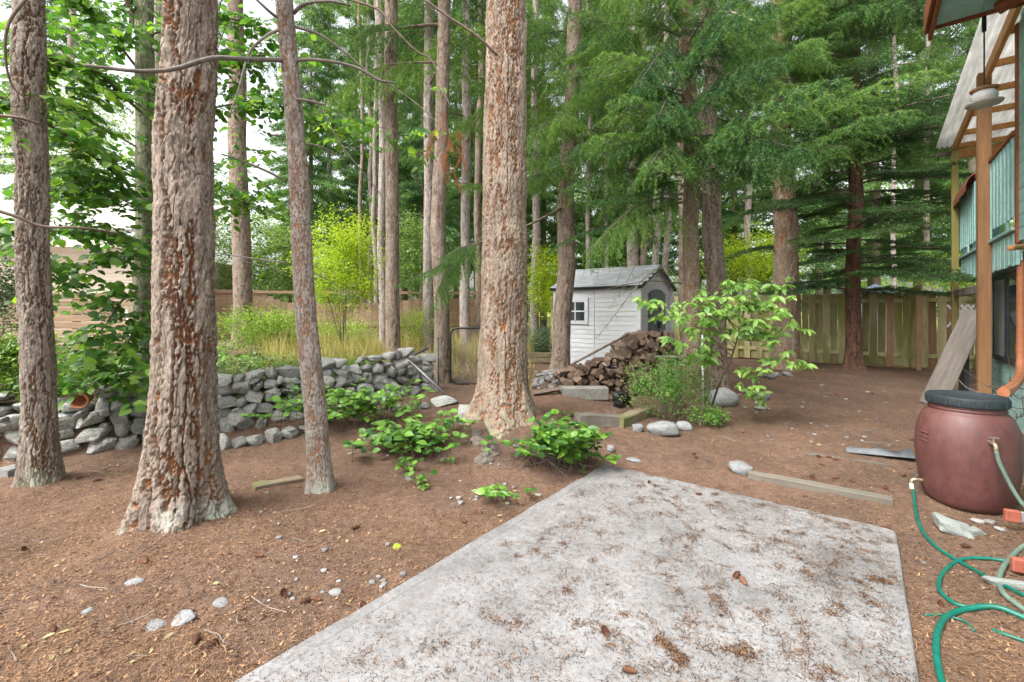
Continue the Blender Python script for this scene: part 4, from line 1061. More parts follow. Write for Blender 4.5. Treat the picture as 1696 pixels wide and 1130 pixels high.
# salal: low evergreen clumps of oval leaves
SA = [leaf_shape('leaf', M_['salal'], .60, 1, .14, .12), leaf_shape('leaf', M_['salal'], .66, 1, .08, .25), leaf_shape('leaf', M_['salal'], .55, 1, .2, .05)]
def salal(px, py, spx, depth_sp, n_stem, h, size, label, seed, cat='shrub', meshes=SA, group=None, name='salal_shrub', up=1.0, lim=290):
    rg = np.random.default_rng(seed); x, y, z = on_ray(px, py); w = spx / FPX * y
    t = thing(name, (x, y, g1(x, y)), label, cat, group); loc = np.array([x, y, g1(x, y)]); items = []
    for i in range(n_stem):
        bx = x + rg.normal(0, .42) * w; by = y + rg.normal(0, .45) * depth_sp; o = np.array([bx, by, g1(bx, by) - .01])
        a_ = rg.random() * 6.283; hh = h * (.35 + .75 * rg.random()); rd = h * (.2 + .6 * rg.random())
        e = o + np.array([math.cos(a_) * rd, math.sin(a_) * rd - .3 * rd, hh]); mid = (o + e) / 2 + np.array([0, 0, .25 * hh])
        limb(t, loc, [o, mid, e], .0035, .0015, M_['twig'], 'stem', 3, 4)
        q = smooth_path([o, mid, e], 4)
        for it in twig_leaves(q[2:], rg, .042, size, .1, 1.0):
            nm = np.array(it[2]); nm[2] = abs(nm[2]) + .5; items.append((it[0], it[1], nm, it[3]))
        for _ in range(3):
            a2 = rg.random() * 6.283; items.append((e, np.array([math.cos(a2), math.sin(a2), rg.normal(.1, .25)]), np.array([0, -.35, 1]) + rg.normal(0, .25, 3), size * (.7 + .5 * rg.random())))
    put_leaves(t, loc, items, meshes, rg, lim); return t
salal(578, 705, 150, .28, 80, .46, .10, 'broad mound of dark glossy salal against the foot of the stone wall', 601)
salal(690, 748, 110, .36, 72, .30, .105, 'sprawling bright salal patch between the slender trunk and the stout fir', 602)
salal(930, 772, 58, .15, 62, .40, .105, 'thick bright salal clump on the bank above the slab corner', 603)
salal(985, 728, 30, .08, 7, .13, .065, 'small trailing salal with yellowing leaves beside the bright clump', 604)
salal(835, 832, 50, .05, 9, .15, .075, 'low blue-green seedling clump at the slab edge', 605)
salal(693, 808, 22, .04, 5, .12, .075, 'small bright sprout on bare soil below the salal patch', 606)
salal(676, 782, 22, .04, 5, .13, .075, 'small bright sprout right under the sprawling salal', 607)
salal(470, 672, 30, .05, 6, .25, .08, 'few green leaves poking out beside the slender trunk foot', 608)
salal(510, 645, 30, .08, 10, .35, .085, 'dark leafy sprig growing up the stone wall', 609)
salal(738, 772, 12, .03, 3, .06, .045, 'tiny light green seedling on the mound slope', 610)
salal(940, 690, 20, .04, 4, .08, .05, 'tiny green seedling in front of the concrete block', 611)

# huckleberry: small leaves
def small_bush(name, px, py, d, r, n_cl, per, leaf, mat, label, seed, stems=10, sm=None, cr=.06, cat='shrub', zc=None, flat=.8):
    rg = np.random.default_rng(seed); x = (px - 848) / FPX * d; z = g1(x, d)
    loc = np.array([x, d, z]); t = thing(name, loc, label, cat)
    c_ = np.array([x, d, zc if zc is not None else CAM_H + (515 - py) / FPX * d])
    cen, idx, ct = clumps(rg, n_cl, per, c_, r, cr, flat)
    cen = cen[cen[:, 2] > z + .02]
    V, F, a_ = leaf_cloud(cen, leaf, seed + 1, .55, .5, .22)
    mb = MB(); mb.add(V - loc, F, a_); q = link('foliage', mb.mesh('foliage', [mat]), t); tag(q, None, None, None, 'stuff')
    for i in range(stems):
        e = c_ + rg.normal(0, .5, 3) * np.asarray(r); o = loc + np.array([rg.normal(0, .06), rg.normal(0, .06), -.03])
        mid = (o + e) / 2 + np.array([rg.normal(0, .05), 0, .08])
        limb(t, loc, [o, mid, e], .006 if r[2] < .8 else .014, .002, sm or M_['twig'], 'stem', 4, 5)
    return t
small_bush('huckleberry_bush', 1105, 640, 6.3, (.58, .34, .44), 90, 52, .036, M_['huckle'], 'airy small-leaved bush in front of the mottled fir', 620, 22, cr=.10)
small_bush('huckleberry_bush', 1175, 688, 6.0, (.30, .15, .09), 36, 26, .034, M_['huckle'], 'low trailing small-leaved bush beside the grey boulder', 621, 8, cr=.05)

# sapling with fans of long leaves
SPM = [leaf_shape('leaf', M_['sapling'], .42, 1, .12, .2), leaf_shape('leaf', M_['sapling'], .38, 1, .2, .35), leaf_shape('leaf', M_['sapling'], .46, 1, .06, .12)]
rg = np.random.default_rng(640)
sxx, syy, szz = on_ray(1178, 672); ST = thing('sapling', (sxx, syy, g1(sxx, syy)), 'light green sapling arching out beside the boulder with fans of long leaves', 'sapling'); SL = np.array([sxx, syy, g1(sxx, syy)])
stem = [np.array([sxx, syy, SL[2] - .05]), P(1190, 640, 6.2), P(1212, 590, 6.15), P(1225, 545, 6.1), P(1235, 500, 6.05)]
limb(ST, SL, stem, .017, .007, M_['twig'], 'trunk')
items = []
for pts in ([(1212, 590, 6.15), (1160, 545, 6.0), (1110, 520, 5.9), (1068, 490, 5.8)], [(1218, 570, 6.1), (1170, 530, 5.8), (1120, 505, 5.6), (1085, 510, 5.5)], [(1215, 575, 6.1), (1190, 550, 5.8), (1150, 550, 5.6)], [(1222, 550, 6.1), (1200, 525, 5.8), (1165, 520, 5.6)], [(1228, 530, 6.1), (1215, 510, 5.8), (1180, 490, 5.7)], [(1222, 555, 6.1), (1245, 535, 5.8), (1280, 525, 5.6)], [(1225, 540, 6.1), (1240, 555, 5.8), (1275, 570, 5.7)], [(1230, 520, 6.1), (1255, 500, 5.8), (1285, 495, 5.7)], [(1220, 560, 6.1), (1270, 540, 5.9), (1320, 545, 5.8)], [(1232, 510, 6.05), (1260, 480, 5.9), (1300, 475, 5.85)],
            [(1225, 545, 6.1), (1180, 510, 5.9), (1140, 500, 5.8)], [(1215, 580, 6.1), (1150, 575, 5.9), (1110, 555, 5.8)], [(1232, 505, 6.05), (1210, 480, 6), (1190, 470, 5.9)], [(1205, 600, 6.15), (1250, 610, 5.9), (1300, 590, 5.8), (1340, 605, 5.7)],
            [(1225, 540, 6.1), (1260, 520, 6), (1310, 510, 5.9)], [(1200, 612, 6.2), (1170, 590, 6.0), (1150, 600, 5.9)], [(1210, 595, 6.15), (1240, 640, 6.0), (1262, 660, 5.95)], [(1228, 530, 6.1), (1235, 495, 5.8), (1240, 480, 5.6)]):
    limb(ST, SL, PB(pts), .006, .0025, M_['twig'])
    q = smooth_path(PB(pts), 5)
    for j in range(3, len(q)):
        k_ = rg.integers(6, 10); a0 = rg.random() * 6.283
        dq = rg.normal(0, 1, 3) * np.array([1, .8, .6]); dq /= np.linalg.norm(dq); o = q[j] + dq * (.08 + .12 * rg.random()); k_ = rg.integers(4, 7)
        limb(ST, SL, [q[j], (q[j] + o) / 2 + np.array([0, 0, .01]), o], .0025, .0012, M_['twig'], 'twig', 2, 4)
        items += [(i_[0], i_[1], np.array([0, -.5, .8]) + rg.normal(0, .5, 3), i_[3]) for i_ in twig_leaves(smooth_path([q[j], (q[j] + o) / 2, o], 2), rg, .05, .10)]
        for i in range(k_):
            a_ = a0 + i * 6.283 / k_ + rg.normal(0, .2)
            items.append((o, np.array([math.cos(a_), math.sin(a_), rg.normal(-.55, .3)]), np.array([0, -.55, .8]) + rg.normal(0, .55, 3), .125 * (.6 + .6 * rg.random())))
put_leaves(ST, SL, items, SPM, rg)

# ---------------------------------------------------------------- green things behind the stone wall
small_bush('shrub', 570, 440, 9.6, (.95, .7, 1.15), 150, 60, .06, M_['yellow'], 'yellow-green small tree with thin forked stems behind the wall', 650, 9, M_['twig'], .14)
small_bush('shrub', 440, 545, 9.3, (1.0, .8, .45), 110, 60, .055, M_['shrub'], 'yellow-green bushes around the lone thick trunk', 651, 10, None, .13)
small_bush('shrub', 690, 420, 14.5, (.9, .8, 1.3), 90, 60, .09, M_['far_leaf'], 'loose light green shrub between the paired trunks', 652, 6, None, .2)
small_bush('shrub', 700, 540, 10.5, (.7, .6, .45), 70, 50, .05, M_['shrub'], 'low yellow-green shrub behind the gate trunks', 653, 6, None, .12)
small_bush('hedge_bush', 893, 570, 11.5, (.3, .4, .5), 90, 60, .045, M_['hedge'], 'dense clipped hedge bush left of the shed', 654, 5, None, .09)
small_bush('shrub', 905, 470, 17, (.9, .8, 1.5), 90, 60, .09, M_['yellow'], 'yellow-green shrub seen between stout fir and shed', 655, 5, None, .2)
small_bush('shrub', 1245, 430, 15.5, (1.6, .8, .9), 110, 60, .09, M_['yellow'], 'yellow-green shrub above the fence beyond the brown fir trunk', 656, 6, None, .22)
small_bush('shrub', 1590, 452, 16.5, (1.8, .8, .55), 90, 60, .09, M_['shrub'], 'bright green bushes above the fence behind the balcony', 657, 6, None, .2)
small_bush('shrub', 545, 560, 12, (1.6, .8, .5), 110, 60, .06, M_['shrub'], 'pale green thicket in front of the back fence', 658, 8, None, .16)
small_bush('shrub', 425, 430, 17, (2.3, 1.2, 1.9), 130, 80, .11, M_['far_leaf'], 'pale green bushes against the back fence', 659, 7, None, .28)
small_bush('yew_shrub', 4, 470, 6.2, (.22, .5, .75), 60, 70, .05, M_['hedge'], 'dark fine-leaved shrub at the cream house', 660, 6, None, .10)
small_bush('shrub', 20, 590, 5.3, (.5, .4, .22), 60, 50, .06, M_['ivy'], 'low ivy mound on the wall left of the grey-brown fir', 661, 5, None, .09)

small_bush('maple_tree', 130, 235, 17, (3.6, 1.6, 3.4), 130, 46, .13, M_['far_leaf'], 'loose pale broadleaf tree beyond the cream house', 662, 9, None, .42, 'tree')
small_bush('maple_tree', 330, 330, 21, (3.0, 1.6, 2.6), 110, 46, .14, M_['far_leaf'], 'loose pale broadleaf tree behind the tan back fence', 663, 9, None, .42, 'tree')
# ivy and ground cover on the bank, dry grass behind it
rg = np.random.default_rng(670)
X = rg.uniform(-9.5, 0, 60000); Y = rg.uniform(3.2, 13, 60000); sd, al = wall_side(X, Y)
k = (sd > .14) & (al < .93) & (rg.random(len(X)) < np.clip(1.5 - .22 * sd - .55 * (al > .62), .05, 1)) & (np.abs(X / Y) < 1.25)
X, Y = X[k], Y[k]
hgt = np.abs(vnoise(np.stack([X, Y, 0 * X], -1), 1.6, 31)) * .3 + .08
V, F, a_ = leaf_cloud(np.stack([X, Y, gz(X, Y) + rg.random(len(X)) * hgt], -1), .07, 671, .65, .25 + .9 * hgt, .22, .8)
mb = MB(); mb.add(V, F, a_); o = link('ground_ivy', mb.mesh('ground_ivy', [M_['ivy']])); tag(o, 'mixed ivy ground cover on the bank behind the stone wall', 'ivy', None, 'stuff')
X = rg.uniform(-6, 3, 60000); Y = rg.uniform(7.0, 17, 60000); sd, al = wall_side(X, Y)
k = ((sd > 1.0) | (al > 1.12)) & (X / Y < .05) & (X / Y > -.55) & (rg.random(len(X)) < np.where(X / Y > -.12, .25, .7)) & (rg.random(len(X)) < .6)
X, Y = X[k], Y[k]; n = len(X); Z = gz(X, Y)
L = (.18 + .5 * rg.random(n) ** 1.5) * np.where((X / Y > -.15) & (Y < 10), .35, 1); yaw = rg.random(n) * 6.283; w = .005 + .0007 * Y
ln = rg.normal(0, .22, (n, 2)) * L[:, None]
b0 = np.stack([X - np.cos(yaw) * w, Y - np.sin(yaw) * w, Z - .02], -1); b1 = np.stack([X + np.cos(yaw) * w, Y + np.sin(yaw) * w, Z - .02], -1)
tp = np.stack([X + ln[:, 0], Y + ln[:, 1], Z + L], -1)
V = np.stack([b0, b1, tp], 1).reshape(-1, 3)
mb = MB(); mb.add(V, np.arange(3 * n).reshape(-1, 3), np.repeat(np.clip(rg.normal(.45, .3, n), 0, 1), 3))
o = link('dry_grass', mb.mesh('dry_grass', [M_['grass_dry']])); tag(o, 'tall dry yellow grass behind the stone wall', 'grass', None, 'stuff')

# the wood behind everything reads as one mass
mb = MB(); rg = np.random.default_rng(680)
for px in range(330, 1760, 26):
    d = rg.uniform(44, 60); x = (px - 848) / FPX * d
    top = (6 if px < 420 else 9 if px < 500 else 17 if px < 620 else 24) * rg.uniform(.75, 1.15)
    cen, _, ct = clumps(rg, int(9 + top * 1.3), 48, (x, d, top * .45), (2.2, 2.0, top * .55), .55, .8, False)
    V, F, a_ = leaf_cloud(cen, .42, int(px), .4, .15 + .7 * ct, .15); mb.add(V, F, a_)
o = link('far_wood', mb.mesh('far_wood', [M_['far_leaf']])); tag(o, 'far green wood filling the background', 'wood', None, 'stuff')
# ---------------------------------------------------------------- dry stone wall
ROCK = [rock_mesh('stone', 800 + i, M_['stone'], .8, 5, .16, 10, (.58, .3)) for i in range(14)]
BOUL = [rock_mesh('boulder', 830 + i, M_['boulder'], .25, 7, .16) for i in range(4)]
for me in BOUL: me.polygons.foreach_set('use_smooth', np.ones(len(me.polygons), dtype=bool))
PEB = [rock_mesh('pebble', 850 + i, M_['pebble'], .15, 4, .15) for i in range(5)]
for me in PEB: me.polygons.foreach_set('use_smooth', np.ones(len(me.polygons), dtype=bool))
def rockM(loc, size, rz, rx=0.0, ry=0.0):
    return Matrix.Translation(loc) @ Matrix.Rotation(rz, 4, 'Z') @ Matrix.Rotation(ry, 4, 'Y') @ Matrix.Rotation(rx, 4, 'X') @ Matrix.Diagonal((size[0] / 2, size[1] / 2, size[2] / 2, 1))
rg = np.random.default_rng(900)
seg = np.hypot(*np.diff(WALL, axis=0).T); cum = np.concatenate([[0], np.cumsum(seg)])
def wall_at(s):
    x, y = np.interp(s, cum, WALL[:, 0]), np.interp(s, cum, WALL[:, 1])
    x2, y2 = np.interp(s + .05, cum, WALL[:, 0]), np.interp(s + .05, cum, WALL[:, 1])
    x1, y1 = np.interp(s - .05, cum, WALL[:, 0]), np.interp(s - .05, cum, WALL[:, 1])
    return x, y, math.atan2(y2 - y1, x2 - x1)
sw = thing('stone_wall', (WALL[3][0], WALL[3][1], 0.1), 'long dry stone retaining wall of rough grey rubble', 'wall'); SWL = np.array([WALL[3][0], WALL[3][1], 0.1])
zc_ = 0.0; course = 0
heights = [.19, .16, .15, .135, .12]
z_off = 0.0
for ci, hc in enumerate(heights):
    s = cum[1] + .1 * rg.random()
    while s < cum[-1] + .02:
        frac = (s - cum[1]) / (cum[-1] - cum[1])
        ln = (.20 + .28 * rg.random() ** 1.4) if frac < .42 else (.12 + .15 * rg.random())
        hh = hc * (.75 + .55 * rg.random() ** 1.3)
        x, y, an = wall_at(min(s + ln / 2, cum[-1]))
        nxv, nyv = -math.sin(an), math.cos(an)
        top = .70 if frac < .95 else .58
        zb = g1(x - nxv * .15, y - nyv * .15) - .04
        if z_off < top - .02 and not (ci >= 4 and rg.random() < .3):
            off = .13 + .035 * ci + rg.normal(0, .018)
            loc = np.array([x + nxv * off, y + nyv * off, zb + z_off + hc / 2 + rg.normal(0, .008)])
            link('stone', ROCK[rg.integers(len(ROCK))], sw, rockM(loc - SWL, (ln * 1.08, .27 + .1 * rg.random(), hh * 1.12), an + rg.normal(0, .14) + (math.pi if rg.random() < .5 else 0), rg.normal(0, .16), rg.normal(0, .17)))
        if rg.random() < .35 and z_off < .6:                # chinking stones in the joints
            w_ = rg.uniform(.05, .10); loc = np.array([x + nxv * .05 + rg.normal(0, .06), y + nyv * .05 + rg.normal(0, .06), zb + z_off + hc + rg.normal(0, .015)])
            link('stone', ROCK[rg.integers(len(ROCK))], sw, rockM(loc - SWL, (w_ * 1.4, w_, w_ * .8), rg.random() * 3, rg.normal(0, .3), rg.normal(0, .3)))
        s += ln
    z_off += hc * .96
# tumbled foot stones
def stones(name, lst, meshes, label, cat, group=None, seed=0, sink=.3):
    rg = np.random.default_rng(seed)
    for q in lst:
        px, py, w, h = q[:4]; x, y, z = on_ray(px, py)
        W = w / FPX * y; H = h / FPX * y
        z = g1(x, y)
        o = link(name, meshes[rg.integers(len(meshes))], None, rockM((x, y, z + H * .5 - H * sink * .5), (W, W * (.7 + .25 * rg.random()), H), rg.normal(0, .25), rg.normal(0, .06), rg.normal(0, .06)))
        tag(o, q[4] if len(q) > 4 else label, cat, None if len(q) > 4 else group)
stones('edging_stone', [(368, 742, 27, 26), (397, 738, 24, 22), (421, 734, 26, 20), (452, 726, 30, 24), (481, 720, 28, 16), (508, 714, 26, 14), (15, 790, 34, 20), (40, 760, 30, 18), (395, 700, 44, 22), (540, 700, 26, 16)], ROCK,
       'loose grey stone lying in front of the stone wall', 'stone', 'loose stones at the wall foot', 901)
stones('flat_stone', [(735, 668, 46, 14), (700, 676, 24, 10), (660, 678, 30, 10), (775, 690, 34, 24)], ROCK, 'grey stone at the gate end of the wall', 'stone', 'stones at the wall end', 902)
# boulders and stones with a look of their own
stones('boulder', [(1098, 722, 52, 26, 'largest smooth grey boulder in the border row behind the slab'), (1056, 715, 21, 15, 'small round grey stone left of the largest border boulder'), (1133, 711, 27, 18, 'angular grey stone right of the largest border boulder'),
                   (1197, 672, 46, 36, 'big pale boulder at the foot of the brown fir trunk'), (1011, 747, 14, 12, 'small upright grey stone beside the salal clump'),
                   (1227, 783, 38, 18, 'rough grey rock at the end of the edging timber'), (1262, 662, 24, 14, 'grey stone under the low sapling leaves')], BOUL, None, 'rock', None, 903, .35)
stones('flat_stone', [(222, 968, 28, 9, 'smooth oval pale stone in the bare soil beside the furrowed fir'), (366, 1000, 30, 10, 'pale flat stone half buried, alone near the slab'), (302, 1024, 46, 9, 'longest pale flat stone half buried in the needles'), (257, 1034, 34, 8, 'narrow pale stone beside the longest flat stone'),
                      (145, 1016, 18, 8, 'small square pale stone half buried in the needles'), (554, 980, 24, 9, 'pale angular stone among pebbles by the slab edge'), (1050, 762, 26, 5, 'flat pale stone flush with the soil behind the slab'), (1022, 756, 18, 4, 'thin flat stone by the slab corner')], BOUL, None, 'stone', None, 904, 1.0)
gp = [(1262, 625, 15, 9), (1277, 628, 16, 9), (1285, 624, 12, 8), (1303, 622, 14, 8), (1310, 624, 10, 6), (1258, 670, 16, 10), (1259, 679, 20, 8), (1234, 677, 8, 4)]
stones('stone', gp, PEB, 'pale rounded stone in the small group by the sapling', 'stone', 'pale stones by the sapling', 905)
rg = np.random.default_rng(906)
heap = [(rg.uniform(884, 932), 0, rg.uniform(9, 17), rg.uniform(6, 10)) for _ in range(46)]
heap = [(px, rg.uniform(618, 652) - .25 * abs(px - 905) * 0, w, h) for px, _, w, h in heap]
stones('pebble', heap, PEB, 'grey rounded pebble in the heap between stout fir and concrete block', 'pebble', 'pebble heap', 907, .1)
pb = []
for _ in range(46):
    px, py = rg.uniform(430, 980), rg.uniform(740, 1010); pb.append((px, py, rg.uniform(5, 12), rg.uniform(3, 6)))
pb += [(rg.uniform(1200, 1500), rg.uniform(640, 740), rg.uniform(4, 9), rg.uniform(2, 4)) for _ in range(34)] + [(rg.uniform(600, 640), rg.uniform(955, 975), rg.uniform(6, 13), rg.uniform(4, 8)) for _ in range(7)]
pb += [(760, 827, 10, 8), (763, 836, 11, 8), (840, 836, 8, 5), (538, 918, 12, 8), (668, 955, 12, 8), (1432, 725, 8, 4), (1530, 930, 8, 5), (1650, 960, 9, 6), (1618, 863, 20, 9), (1640, 866, 18, 8), (1655, 880, 16, 8)]
pb = [q for q in pb if not on_slab(np.array(on_ray(q[0], q[1])[0]), np.array(on_ray(q[0], q[1])[1]), -.05)]
stones('pebble', pb, PEB, 'small pale pebble lying loose on the needle-strewn soil', 'pebble', 'loose pebbles on the soil', 908, .5)
o1 = rock_mesh('broken_rock', 880, M_['glass_chunk'], .6, 5, .2)
x, y, z = on_ray(1577, 880)
o = link('broken_rock', o1, None, rockM((x, y, g1(x, y) + .03), (.23, .20, .10), -.6, 0, .25)); tag(o, 'pale greenish broken rock leaning under the red barrel', 'rock')
x, y, z = on_ray(1612, 884)
o = link('broken_rock', o1, None, rockM((x, y, g1(x, y) + .015), (.13, .09, .06), .2)); tag(o, 'small pale rock chunk beside the larger one under the barrel', 'rock')
x, y, z = on_ray(1660, 975)
o = link('broken_rock', o1, None, rockM((x + .06, y, g1(x, y) + .01), (.28, .07, .05), -.3)); tag(o, 'long thin pale rock sliver beside the grey hose', 'rock')

# clay pot lying in the wall
px_, py_, d_ = 128, 661, 4.72
V, F = lathe([(.0, 0), (.052, 0), (.058, .01), (.075, .13), (.083, .135), (.083, .165), (.068, .165), (.064, .13), (.048, .015), (0, .015)], 28)
q = P(px_, py_, d_)
o = link('clay_pot', make_mesh('clay_pot', V, F, [M_['terracotta']], {'tint': np.full(len(V), .5)}, True), None, Matrix.Translation(Vector(q) + Vector((-.02, .14, -.0))) @ Matrix.Rotation(math.radians(97), 4, 'X') @ Matrix.Rotation(.3, 4, 'Y'))
tag(o, 'terracotta flower pot lying on its side on the stone wall', 'pot')

# ---------------------------------------------------------------- pipes, gate
def pole(name, a_, b_, r, mat, label, cat, n=10):
    a_ = np.asarray(a_); b_ = np.asarray(b_); V, F = tube([a_, (a_ + b_) / 2, b_], r, n)
    o = link(name, make_mesh(name, V - a_, F, [mat], {'tint': np.full(len(V), .5)}, True), None, None, tuple(a_)); return tag(o, label, cat)
pole('steel_pipe', P(655, 603, 7.15), P(708, 577, 7.6), .022, M_['metal'], 'grey steel pipe jutting up over the stone wall top', 'pipe')
xg, yg, zg_ = on_ray(744, 660)
pole('steel_pipe', (xg, yg, g1(xg, yg) + .01), P(678, 598, 7.05), .022, M_['metal'], 'grey steel pipe leaning down along the wall end', 'pipe')
V, F = tube(smooth_path([P(680, 606, 7.2), P(669, 596, 7.2), P(667, 583, 7.2), P(669, 578, 7.2)], 5), .014, 8)
o = link('pipe_hook', make_mesh('pipe_hook', V, F, [M_['metal']], {'tint': np.full(len(V), .5)}, True)); tag(o, 'bent grey pipe end behind the crossing pipes', 'pipe')
x = (726 - 848) / FPX * 7.3
pole('garden_stake', (x, 7.3, g1(x, 7.3) - .05), P(726, 560, 7.3), .012, mat_basic('stake_green', (.03, .09, .05), (.06, .13, .08), 8), 'thin green metal stake at the wall end', 'stake')
GD = 7.9; gxl = (746 - 848) / FPX * GD; zb_ = g1(gxl, GD)
gate = thing('chain_link_gate', (gxl, GD, zb_), 'black-framed chain-link gate standing open beyond the stone wall', 'gate')
gw, gh = .92, 1.0; z0_ = .03; R_ = .10
fr = [(0, 0, gh * .6), (0, 0, z0_ + R_), (.03, -.0, z0_ + .03), (R_, 0, z0_), (gw - R_, 0, z0_), (gw - .03, 0, z0_ + .03), (gw, 0, z0_ + R_), (gw, 0, gh - R_), (gw - .03, 0, gh - .03), (gw - R_, 0, gh), (R_, 0, gh), (.03, 0, gh - .03), (0, 0, gh - R_), (0, 0, gh * .6)]
V, F = tube(np.array(fr), .018, 8, False); link('frame', make_mesh('frame', V, F, [M_['black']], {'tint': np.full(len(V), .5)}, True), gate)
mb = MB()
for i in range(-int(gh / .06), int(gw / .06) + 1):
    for s_ in (1, -1):
        pts = []
        for t_ in (0, 1):
            pass
        x0 = i * .06 if s_ > 0 else i * .06 + gh
        a_, b_ = np.array([x0, 0, 0.0]), np.array([x0 + s_ * gh, 0, gh])
        tt = np.linspace(0, 1, 60); q = a_ + (b_ - a_) * tt[:, None]; k = (q[:, 0] > .01) & (q[:, 0] < gw - .01) & (q[:, 2] > z0_ + .01) & (q[:, 2] < gh - .01); q = q[k]
        if len(q) > 1:
            V, F = tube(q[[0, -1]], .0022, 4, False); mb.add(V + np.array([0, .003 * s_, 0]), F)
q = link('mesh_wire', mb.mesh('mesh_wire', [M_['metal']]), gate)
for zz in (.25, .8):
    V, F = cbox(-.025, 0, zz, .05, .05, .05); link('hinge', make_mesh('hinge', V, F, [M_['black']], {'tint': np.full(len(V), .5)}), gate)

# ---------------------------------------------------------------- shed
SH_S, SH_P = 9.35, -3.80
shx, shy = SP(SH_S, SH_P); shz = .42
shed = thing('garden_shed', (shx, shy, shz), 'grey resin garden shed with dark double door and arched window', 'shed', None, ROT)
sw_, sl_, eh = 2.05, 2.15, 1.78                       # width along +y (door face at x=0), length along -x, eaves height
rh = .45
def part(name, V, F, mat, par, smooth=False):
    return link(name, make_mesh(name, V, F, [mat], {'tint': np.full(len(V), .5)}, smooth), par)
V = np.array([(-sl_, .03, -.2), (-.03, .03, -.2), (-.03, sw_ - .03, -.2), (-sl_, sw_ - .03, -.2), (-sl_, .03, eh), (-.03, .03, eh), (-.03, sw_ - .03, eh), (-sl_, sw_ - .03, eh), (-sl_, sw_ / 2, eh + rh - .04), (-.03, sw_ / 2, eh + rh - .04)])
core = part('wall_core', V, [np.array([[0, 1, 5, 4], [2, 3, 7, 6], [4, 5, 9, 8], [6, 7, 8, 9]]), np.array([[3, 0, 4, 8, 7], [1, 2, 6, 9, 5]])], M_['shed'], shed)
bh = .105
nb_ = int(eh / bh)
bm1 = box_mesh('siding_board', sl_ / 2 - .012, .02, bh * .96, M_['shed'], .012); 
for i in range(nb_ + 2):
    for j in range(2):
        zz = -.1 + i * bh + bh / 2
        if zz > eh: continue
        o = link('siding_board', bm1, shed, Matrix.Translation((-sl_ / 4 - j * sl_ / 2, .02, zz)) @ Matrix.Rotation(math.radians(-4), 4, 'X'))
bm2 = {}
for i in range(nb_ + 6):
    zz = -.1 + i * bh + bh / 2
    half = sw_ / 2 if zz < eh else sw_ / 2 * (1 - (zz - eh) / rh)
    if half < .12: continue
    dw = .50 if zz < 1.62 else 0
    for sgn in (-1, 1):
        ln = half - dw - .02
        if ln < .05: continue
        V, F = cbox(0, 0, 0, .02, ln, bh * .96, .012)
        o = part('siding_board', V, F, M_['shed'], shed); o.matrix_basis = Matrix.Translation((-.02, sw_ / 2 + sgn * (dw + .01 + ln / 2), zz)) @ Matrix.Rotation(math.radians(4), 4, 'Y')
for cx_, cy_ in ((-.02, .015), (-.02, sw_ - .015), (-sl_ + .02, .015)):
    V, F = cbox(cx_, cy_, eh / 2 - .1, .11, .07, eh + .2, .01); part('corner_post', V, F, M_['shed'], shed)
# door leaves, one swung slightly
for j, yy in enumerate((sw_ / 2 - .24, sw_ / 2 + .24)):
    dm = MB(); arch = .10
    ys = np.linspace(-.235, .235, 9); tz = 1.52 + arch * (1 - ((ys * (1 if j == 0 else -1) - .235) / .47) ** 2)
    for k_ in range(8):
        pass
    Vf = np.array([(x_, y_, z_) for x_ in (-.02, .025) for y_, z_ in [(ys[0], 0.0)] + list(zip(ys, tz)) + [(ys[-1], 0.0)]])
    n_ = len(ys) + 2; a_ = np.arange(n_)
    door = part('door', Vf, [np.stack([a_, (a_ + 1) % n_, n_ + (a_ + 1) % n_, n_ + a_], -1)[:, ::-1].copy(), np.array([list(range(n_)), [n_ + q_ for q_ in range(n_)][::-1]])[:, ::-1].copy()], M_['shed_door'], shed)
    door.location = (.012, yy, .06)
    for (z0d, z1d) in ((.12, .72), (.84, 1.42)):
        V, F = cbox(.028, 0, (z0d + z1d) / 2, .014, .33, z1d - z0d, .006); link('door_panel', make_mesh('door_panel', V, F, [M_['shed_door']], {'tint': np.full(len(V), .5)}), door)
    V, F = cbox(.05, .19 if j == 0 else -.19, .8, .03, .025, .16, .006); link('handle', make_mesh('handle', V, F, [M_['black']], {'tint': np.full(len(V), .5)}), door)
# gable vent, oval with slats
V, F = tube([(-.03, sw_ / 2, eh + .26), (.012, sw_ / 2, eh + .26)], .085, 16); V[:, 2] = eh + .26 + (V[:, 2] - eh - .26) * 1.25
vent = part('vent', V, F, M_['shed'], shed)
for i in range(5):
    V, F = cbox(.016, sw_ / 2, eh + .20 + i * .03, .01, .11, .012, .002); link('slat', make_mesh('slat', V, F, [M_['dark_frame']], {'tint': np.full(len(V), .5)}), vent)
